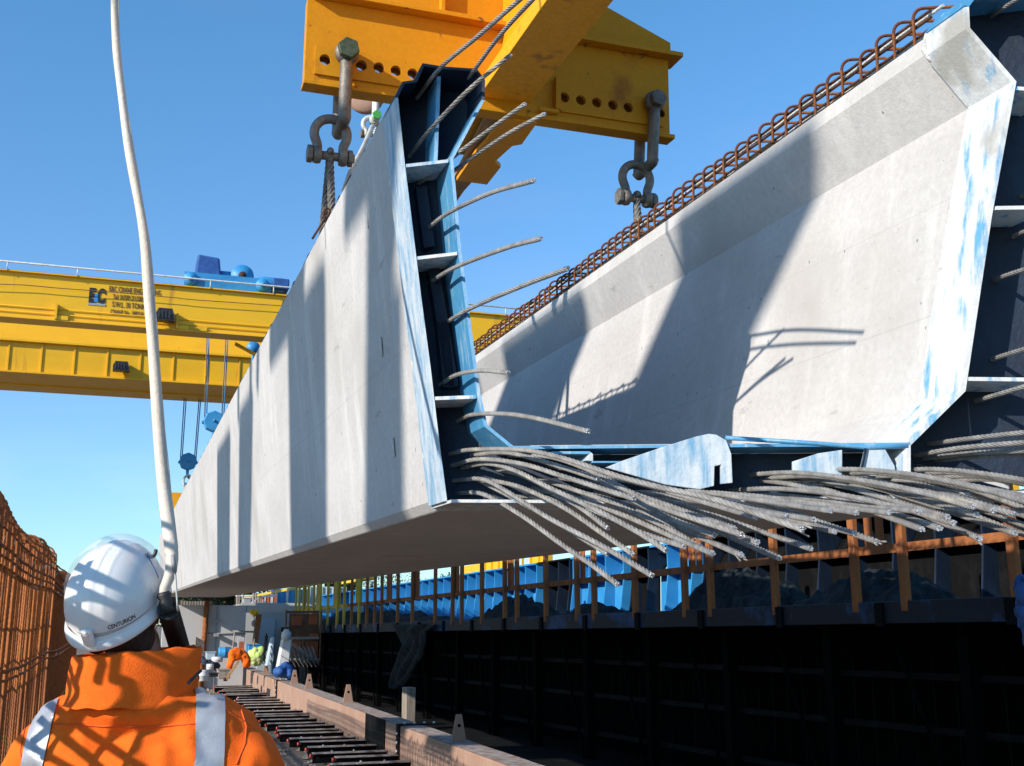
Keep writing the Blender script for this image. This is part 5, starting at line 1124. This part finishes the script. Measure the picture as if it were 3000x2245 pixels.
# chain hoist
ch = empty('chain_hoist', WP(744, 1797, 30.2), 'yellow chain hoist with a round weight hanging at the wall opening', 'chain hoist')
m = MB()
for du, dz in ((-.05, .02), (.05, .02)): m.ell(WP(744, 1795, 30.2)+V((du, 0, dz)), (.07, .06, .07), None, 12, 8)
m.ell(WP(744, 1800, 30.2), (.05, .05, .07), None, 12, 8); m.build('hoist_body', M['yellow_far'], ch)
m = MB(); m.tube([WP(744, 1802, 30.2), WP(745, 1818, 30.2)], .012, 6); m.build('chain', M['grey'], ch)
m = MB(); m.ell(WP(743, 1827, 30.2), (.06, .06, .085), None, 12, 8); m.build('weight', M['grey'], ch)
m = MB(); a = WP(740, 1885, 30); b = WP(765, 1800, 30); m.prism([a, a+V((.14, 0, 0)), b+V((.02, 0, 0)), b+V((-.12, 0, 0))], (0, .12, 0)); tag(m.build('leaning_channel', M['rust']), 'rusty steel channel leaning in the wall opening', 'steel channel')
m = MB()
for k in range(7): a = WP(570+k*4, 1930+k*2, 29); b = WP(574+k*3.5, 1868+k*2, 29.4); m.tube([a, b], .03, 6)
tag(m.build('pole_bundle', M['timber_grey']), 'bundle of pale poles leaning beside the brown post', 'poles')
fr = empty('door_frame', WP(705, 1910, 29.6), 'white metal frame standing open in front of the wall opening', 'frame')
m = MB(); slab(m, 694, 1868, 699, 1925, 29.6, .06); slab(m, 716, 1868, 721, 1925, 29.6, .06); slab(m, 699.2, 1868, 715.8, 1873, 29.6, .06); m.build('frame_bars', M['white_metal'], fr)
m = MB(); slab(m, 700, 1880, 715, 1908, 29.9, .05); m.build('red_panel', M['orange_box'], fr)
rl_ = empty('pipe_rail', WP(720, 1850, 28), 'thin grey pipe hand rail crossing in front of the concrete wall', 'hand rail')
m = MB(); m.tube([WP(682, 1850, 28), WP(756, 1852, 28)], .022, 6); m.tube([WP(688, 1850, 28), WP(678, 1935, 28)], .018, 6); m.tube([WP(748, 1852, 28), WP(738, 1940, 28)], .018, 6); m.build('pipes', M['timber_grey'], rl_)
def drum(label, u, v, r, h, mt, y, ax=Z, cat='drum', name='drum'):
    m = MB(); c = WP(u, v, y); m.lathe([(r*.92, 0), (r, .02), (r, h*.48), (r*1.04, h*.5), (r, h*.52), (r, h-.02), (r*.9, h)], c, ax, 16); tag(m.build(name, M[mt]), label, cat)
drum('blue drum lying by the foot of the concrete wall', 640, 1912, .13, .3, 'blue_far', 29, X)
drum('white bucket standing at the left end of the steel sleepers', 592, 1996, .12, .22, 'white', 24.5, cat='bucket', name='bucket')
drum('small white bucket behind the bigger white one', 615, 1962, .08, .12, 'white', 26.5, cat='bucket', name='bucket')
drum('squat white tub in front of the blue drum', 636, 1940, .13, .12, 'white', 28, cat='tub', name='tub')
def crate(label, u0, v0, u1, v1, y, t, mt, cat='crate', name='crate', bev=.015):
    a = WP(u0, v1, y); b = WP(u1, v0, y); o = empty(name, ((a.x+b.x)/2, y+t/2, a.z), label, cat)
    m = MB(); m.b2((a.x, y, a.z), (b.x, y+t, b.z-.02)); m.build('body', M[mt], o, bevel=bev)
    m = MB(); m.b2((a.x-.015, y-.015, b.z-.018), (b.x+.015, y+t+.015, b.z)); m.build('lid', M[mt], o)
crate('pale grey box against the left end of the concrete wall', 604, 1910, 632, 1938, 29, .5, 'pale_blue')
crate('blue plastic bin in the wall opening behind the hi-vis jackets', 727, 1888, 768, 1915, 29.4, .5, 'blue_far', 'bin', 'bin')
crate('long grey box beside the timber prop', 640, 1962, 676, 1990, 25.5, .6, 'timber_grey')
crate('small dark box on the ground by the white bucket', 612, 1972, 640, 1984, 25, .3, 'black')
# clothes and vests
def lump(label, pts, y, r, mt, name, cat):
    m = MB(); random.seed(len(label))
    pr = [('e', WP(u, v, y+random.uniform(-.05, .05)), (r*random.uniform(.8, 1.2),)*3) for u, v in pts]
    o = organic(name, pr, .025, M[mt], disp=lambda p, n_: .035*noise.noise(p*9)+.03*(abs(noise.noise(p*17))-.2), sm=2, loc=WP(pts[0][0], max(p[1] for p in pts)+4, y)); tag(o, label, cat); return o
lump('crumpled orange hi-vis jacket thrown over the far end of the box beam', [(676, 1917), (684, 1914), (694, 1912), (706, 1915), (716, 1923), (722, 1935), (723, 1946), (680, 1930), (676, 1942), (671, 1952), (700, 1920), (690, 1925)], 26.8, .085, 'hivis', 'orange_jacket', 'jacket')
lump('yellow green hi-vis vests in a heap below the blue bin', [(738, 1912), (748, 1908), (758, 1912), (766, 1906), (744, 1925), (754, 1925), (762, 1922), (748, 1938), (756, 1938)], 27.5, .10, 'lime', 'yellow_vest', 'vest')
lump('dark blue bag slumped on the box beam by the concrete block', [(818, 1968), (828, 1960), (838, 1956), (848, 1960), (855, 1968), (826, 1972), (838, 1972), (848, 1974)], 24.2, .10, 'blue_cloth', 'blue_bag', 'bag')
lump('dark cloth lying left of the white frame', [(612, 1945), (622, 1948), (634, 1952), (600, 1940), (590, 1930)], 27, .08, 'trousers', 'dark_cloth', 'cloth')
o = empty('timber_plank', WP(655, 1996, 24.5), 'yellow timber prop leaning against the far end of the box beam', 'plank')
m = MB(); a = WP(655, 1996, 24.2); b = WP(697, 1936, 24.9); m.prism([a, a+V((.07, 0, 0)), b+V((.05, 0, 0)), b], (0, .07, 0)); m.build('board', M['timber'], o)
m = MB(); m.lathe([(.025, 0), (.03, .05), (.02, .07)], a+V((.02, -.01, 0)), Z, 8); m.build('base_plate', M['rust_dark'], o)
# concrete posts with chain
def cpost(label, u0, v0, u1, v1, y, mt='white'):
    a = WP(u0, v1, y); b = WP(u1, v0, y); o = empty('concrete_block', ((a.x+b.x)/2, y, a.z), label, 'concrete block')
    m = MB(); m.hexa([(a.x, y, a.z), (b.x-.05, y, a.z), (b.x-.05, y+.35, a.z), (a.x, y+.35, a.z), (a.x+.10, y, b.z), (b.x, y, b.z), (b.x, y+.35, b.z), (a.x+.10, y+.35, b.z)]); m.build('block', M[mt], o, bevel=.02)
    m = MB()
    for k in range(3):
        z = a.z+(b.z-a.z)*(.2+.25*k); m.hexa([(a.x+.06, y-.02, z), (b.x-.06, y-.02, z-.1), (b.x-.06, y-.002, z-.1), (a.x+.06, y-.002, z), (a.x+.06, y-.02, z+.02), (b.x-.06, y-.02, z-.08), (b.x-.06, y-.002, z-.08), (a.x+.06, y-.002, z+.02)])
    m.build('stripes', M['grey'], o); return o  # three slanted grey strips across the front face
cpost('tall white concrete block with grey straps above the blue bag', 812, 1870, 856, 1965, 24.6)
cpost('narrow pale concrete block left of the striped one', 780, 1868, 806, 1952, 25.4, 'pale_blue')
m = MB(); c = WP(838, 1874, 24.5); m.lathe([(.10, 0), (.10, .14), (.05, .19), (.05, .21)], c, Z, 14); tag(m.build('white_bottle', M['white']), 'white plastic bottle standing on the striped concrete block', 'bottle')
o = empty('chain', WP(778, 1860, 25), 'dark chain hanging in front of the narrow pale block', 'chain')
for k in range(14):
    c = WP(781-k*.6, 1862+k*6, 25); m = MB(); P = [c + (V((math.cos(a)*.028, 0, math.sin(a)*.04)) if k % 2 else V((0, math.cos(a)*.028, math.sin(a)*.04))) for a in [2*math.pi*q/10 for q in range(11)]]; m.tube(P, .009, 5); m.build('chain_link', M['dark_steel'], o)
# timber rack
rk = empty('timber_rack', WP(890, 1930, 27), 'dark timber rack holding orange panels behind the yellow posts', 'rack')
for (u0, v0, u1, v1, mt) in ((832, 1788, 842, 1940, 'timber_dark'), (936, 1790, 944, 1940, 'timber_dark'), (842.3, 1790, 935.7, 1797, 'timber_dark'), (842.3, 1866, 935.7, 1874, 'timber_grey'), (842.3, 1928, 935.7, 1936, 'timber_grey'), (885, 1875, 891, 1927, 'timber_dark')):
    m = MB(); slab(m, u0, v0, u1, v1, 27, .12); m.build('beam', M[mt], rk, bevel=.01)
for (u0, v0, u1, v1) in ((856, 1806, 884, 1832), (846, 1880, 882, 1924), (908, 1856, 934, 1866), (895, 1880, 932, 1924), (905, 1800, 930, 1830)):
    m = MB(); slab(m, u0, v0, u1, v1, 27.3, .05); m.build('orange_panel', M['orange_box'], rk)
m = MB(); slab(m, 843, 1798, 935, 1927, 27.6, .05); m.build('back_board', M['timber_dark'], rk)
m = MB(); a = WP(846, 1885, 26.96); b = WP(906, 1925, 26.96); m.prism([a, a+V((.12, 0, 0)), b+V((.1, 0, 0)), b], (0, .035, 0)); m.build('brace', M['timber_grey'], rk)
bs = empty('bar_stack', WP(890, 1955, 25.6), 'stack of cut bars with pale ends below the timber rack', 'bars')
for k in range(20):
    a = WP(858+k*4, 1942+(k % 3)*6, 25.6); m = MB(); m.tube([a, a+V((-.12, .1, .35))], .015, 5); m.build('bar', M['timber_grey'], bs)
# containers, scaffold, hedge beyond the wall
def container(label, u0, v0, u1, v1, y, mt, ribs=8, cat='container'):
    a = WP(u0, v1, y); b = WP(u1, v0, y); o = empty('container', ((a.x+b.x)/2, y+1.2, a.z), label, cat)
    m = MB(); m.b2((a.x, y, 0), (b.x, y+2.4, b.z)); m.build('box', M[mt], o, bevel=.03)
    for k in range(ribs+1):
        x = a.x+(b.x-a.x)*k/ribs; m = MB(); m.b2((x-.04, y-.05, a.z), (x+.04, y-.002, b.z)); m.build('corner_post' if k in (0, ribs) else 'rib', M['white_metal' if k % 2 == 0 else mt], o)
    return o
container('dark blue steel container beyond the concrete wall', 808, 1727, 905, 1776, 40, 'blue_far', 6)
container('orange brown container beside the dark blue one', 774, 1742, 807, 1768, 38, 'orange_box', 3)
container('low pale blue cabin under the far blue mould', 905, 1720, 1012, 1790, 44, 'pale_blue', 6, 'cabin')
crate('grey machine box on the far bank beside the bush', 714, 1752, 736, 1770, 36, .5, 'grey', 'box', 'machine_box')
sc_ = empty('scaffold', WP(770, 1770, 37), 'pale scaffold poles standing on the bank behind the wall', 'scaffold')
for u in (694, 700, 710, 741, 748, 756, 762, 770): 
    m = MB(); a = WP(u, 1774, 37); b = WP(u+2, 1738, 37); m.tube([(a.x, 37, .5), b], .035, 6); m.build('pole', M['timber_grey'], sc_)
m = MB(); m.tube([WP(690, 1746, 37), WP(805, 1746, 37)], .03, 6); m.tube([WP(736, 1768, 37), WP(770, 1742, 37)], .03, 6); m.build('ledger', M['pale_blue'], sc_)
m = MB(); slab(m, 700, 1772, 910, 1790, 35.2, 6); tag(m.build('bank_wall', M['wall']), 'long grey retaining edge carrying the containers', 'retaining wall')
def bush(label, c, rx, ry_, rz_, n, leaf, kind='bush', trunk=None):
    o = empty(kind, (c[0], c[1], 0), label, kind if kind != 'tree' else 'tree', 'greenery beyond the yard'); random.seed(len(label)); m = MB()
    for i in range(n):
        d = V((random.gauss(0, 1), random.gauss(0, 1), random.gauss(0, 1))).normalized()*(random.random()**.4)
        k = .75+.45*noise.noise(d*2.1+V((c[0], 0, 0))); p = V((c[0]+d.x*rx*k, c[1]+d.y*ry_*k, c[2]+d.z*rz_*k)); a = V((random.uniform(-1, 1), random.uniform(-1, 1), random.uniform(-1, 1))).normalized(); b = a.orthogonal()*leaf; a = a*leaf
        m.add([p-a, p+b*.5, p+a, p-b*.5], [(0, 1, 2, 3)])
    m.build('crown', M['leaf'], o)
    m = MB(); m.tube([(c[0], c[1], 0), (c[0]+.1, c[1], c[2]*.5), (c[0], c[1], c[2])], [.18, .13, .05], 8)
    for k in range(7):
        g = k*.9; m.tube([(c[0], c[1], c[2]*(.45+.05*k)), (c[0]+math.cos(g)*rx*.6, c[1]+math.sin(g)*ry_*.6, c[2]*(.6+.05*k)+rz_*.3)], [.07, .02], 6)
    m.build('trunk', M['bark'], o)
c = WP(668, 1770, 42); bush('dark green bush above the concrete wall', (c.x, 42, 3.0), 1.6, 1.2, .9, 5000, .07)
c = WP(560, 1775, 46); bush('olive green hedge behind the thin upright bars', (c.x, 46, 2.5), 3.0, 1.5, 1.8, 8000, .09)
c = WP(1000, 1712, 55); bush('dark conifer like tree above the far mould', (c.x, 55, 3.8), 1.0, 1.0, 2.2, 6000, .09, 'tree')
c = WP(1090, 1712, 60); bush('pale bare twiggy tree behind the blue mould', (c.x, 60, 3.8), 4.0, 1.5, 1.6, 2500, .05, 'tree')
c = WP(1500, 1700, 70); bush('distant low tree line tree right of the yellow beam', (c.x, 70, 2.5), 9.0, 2.5, 2.6, 9000, .14, 'tree')
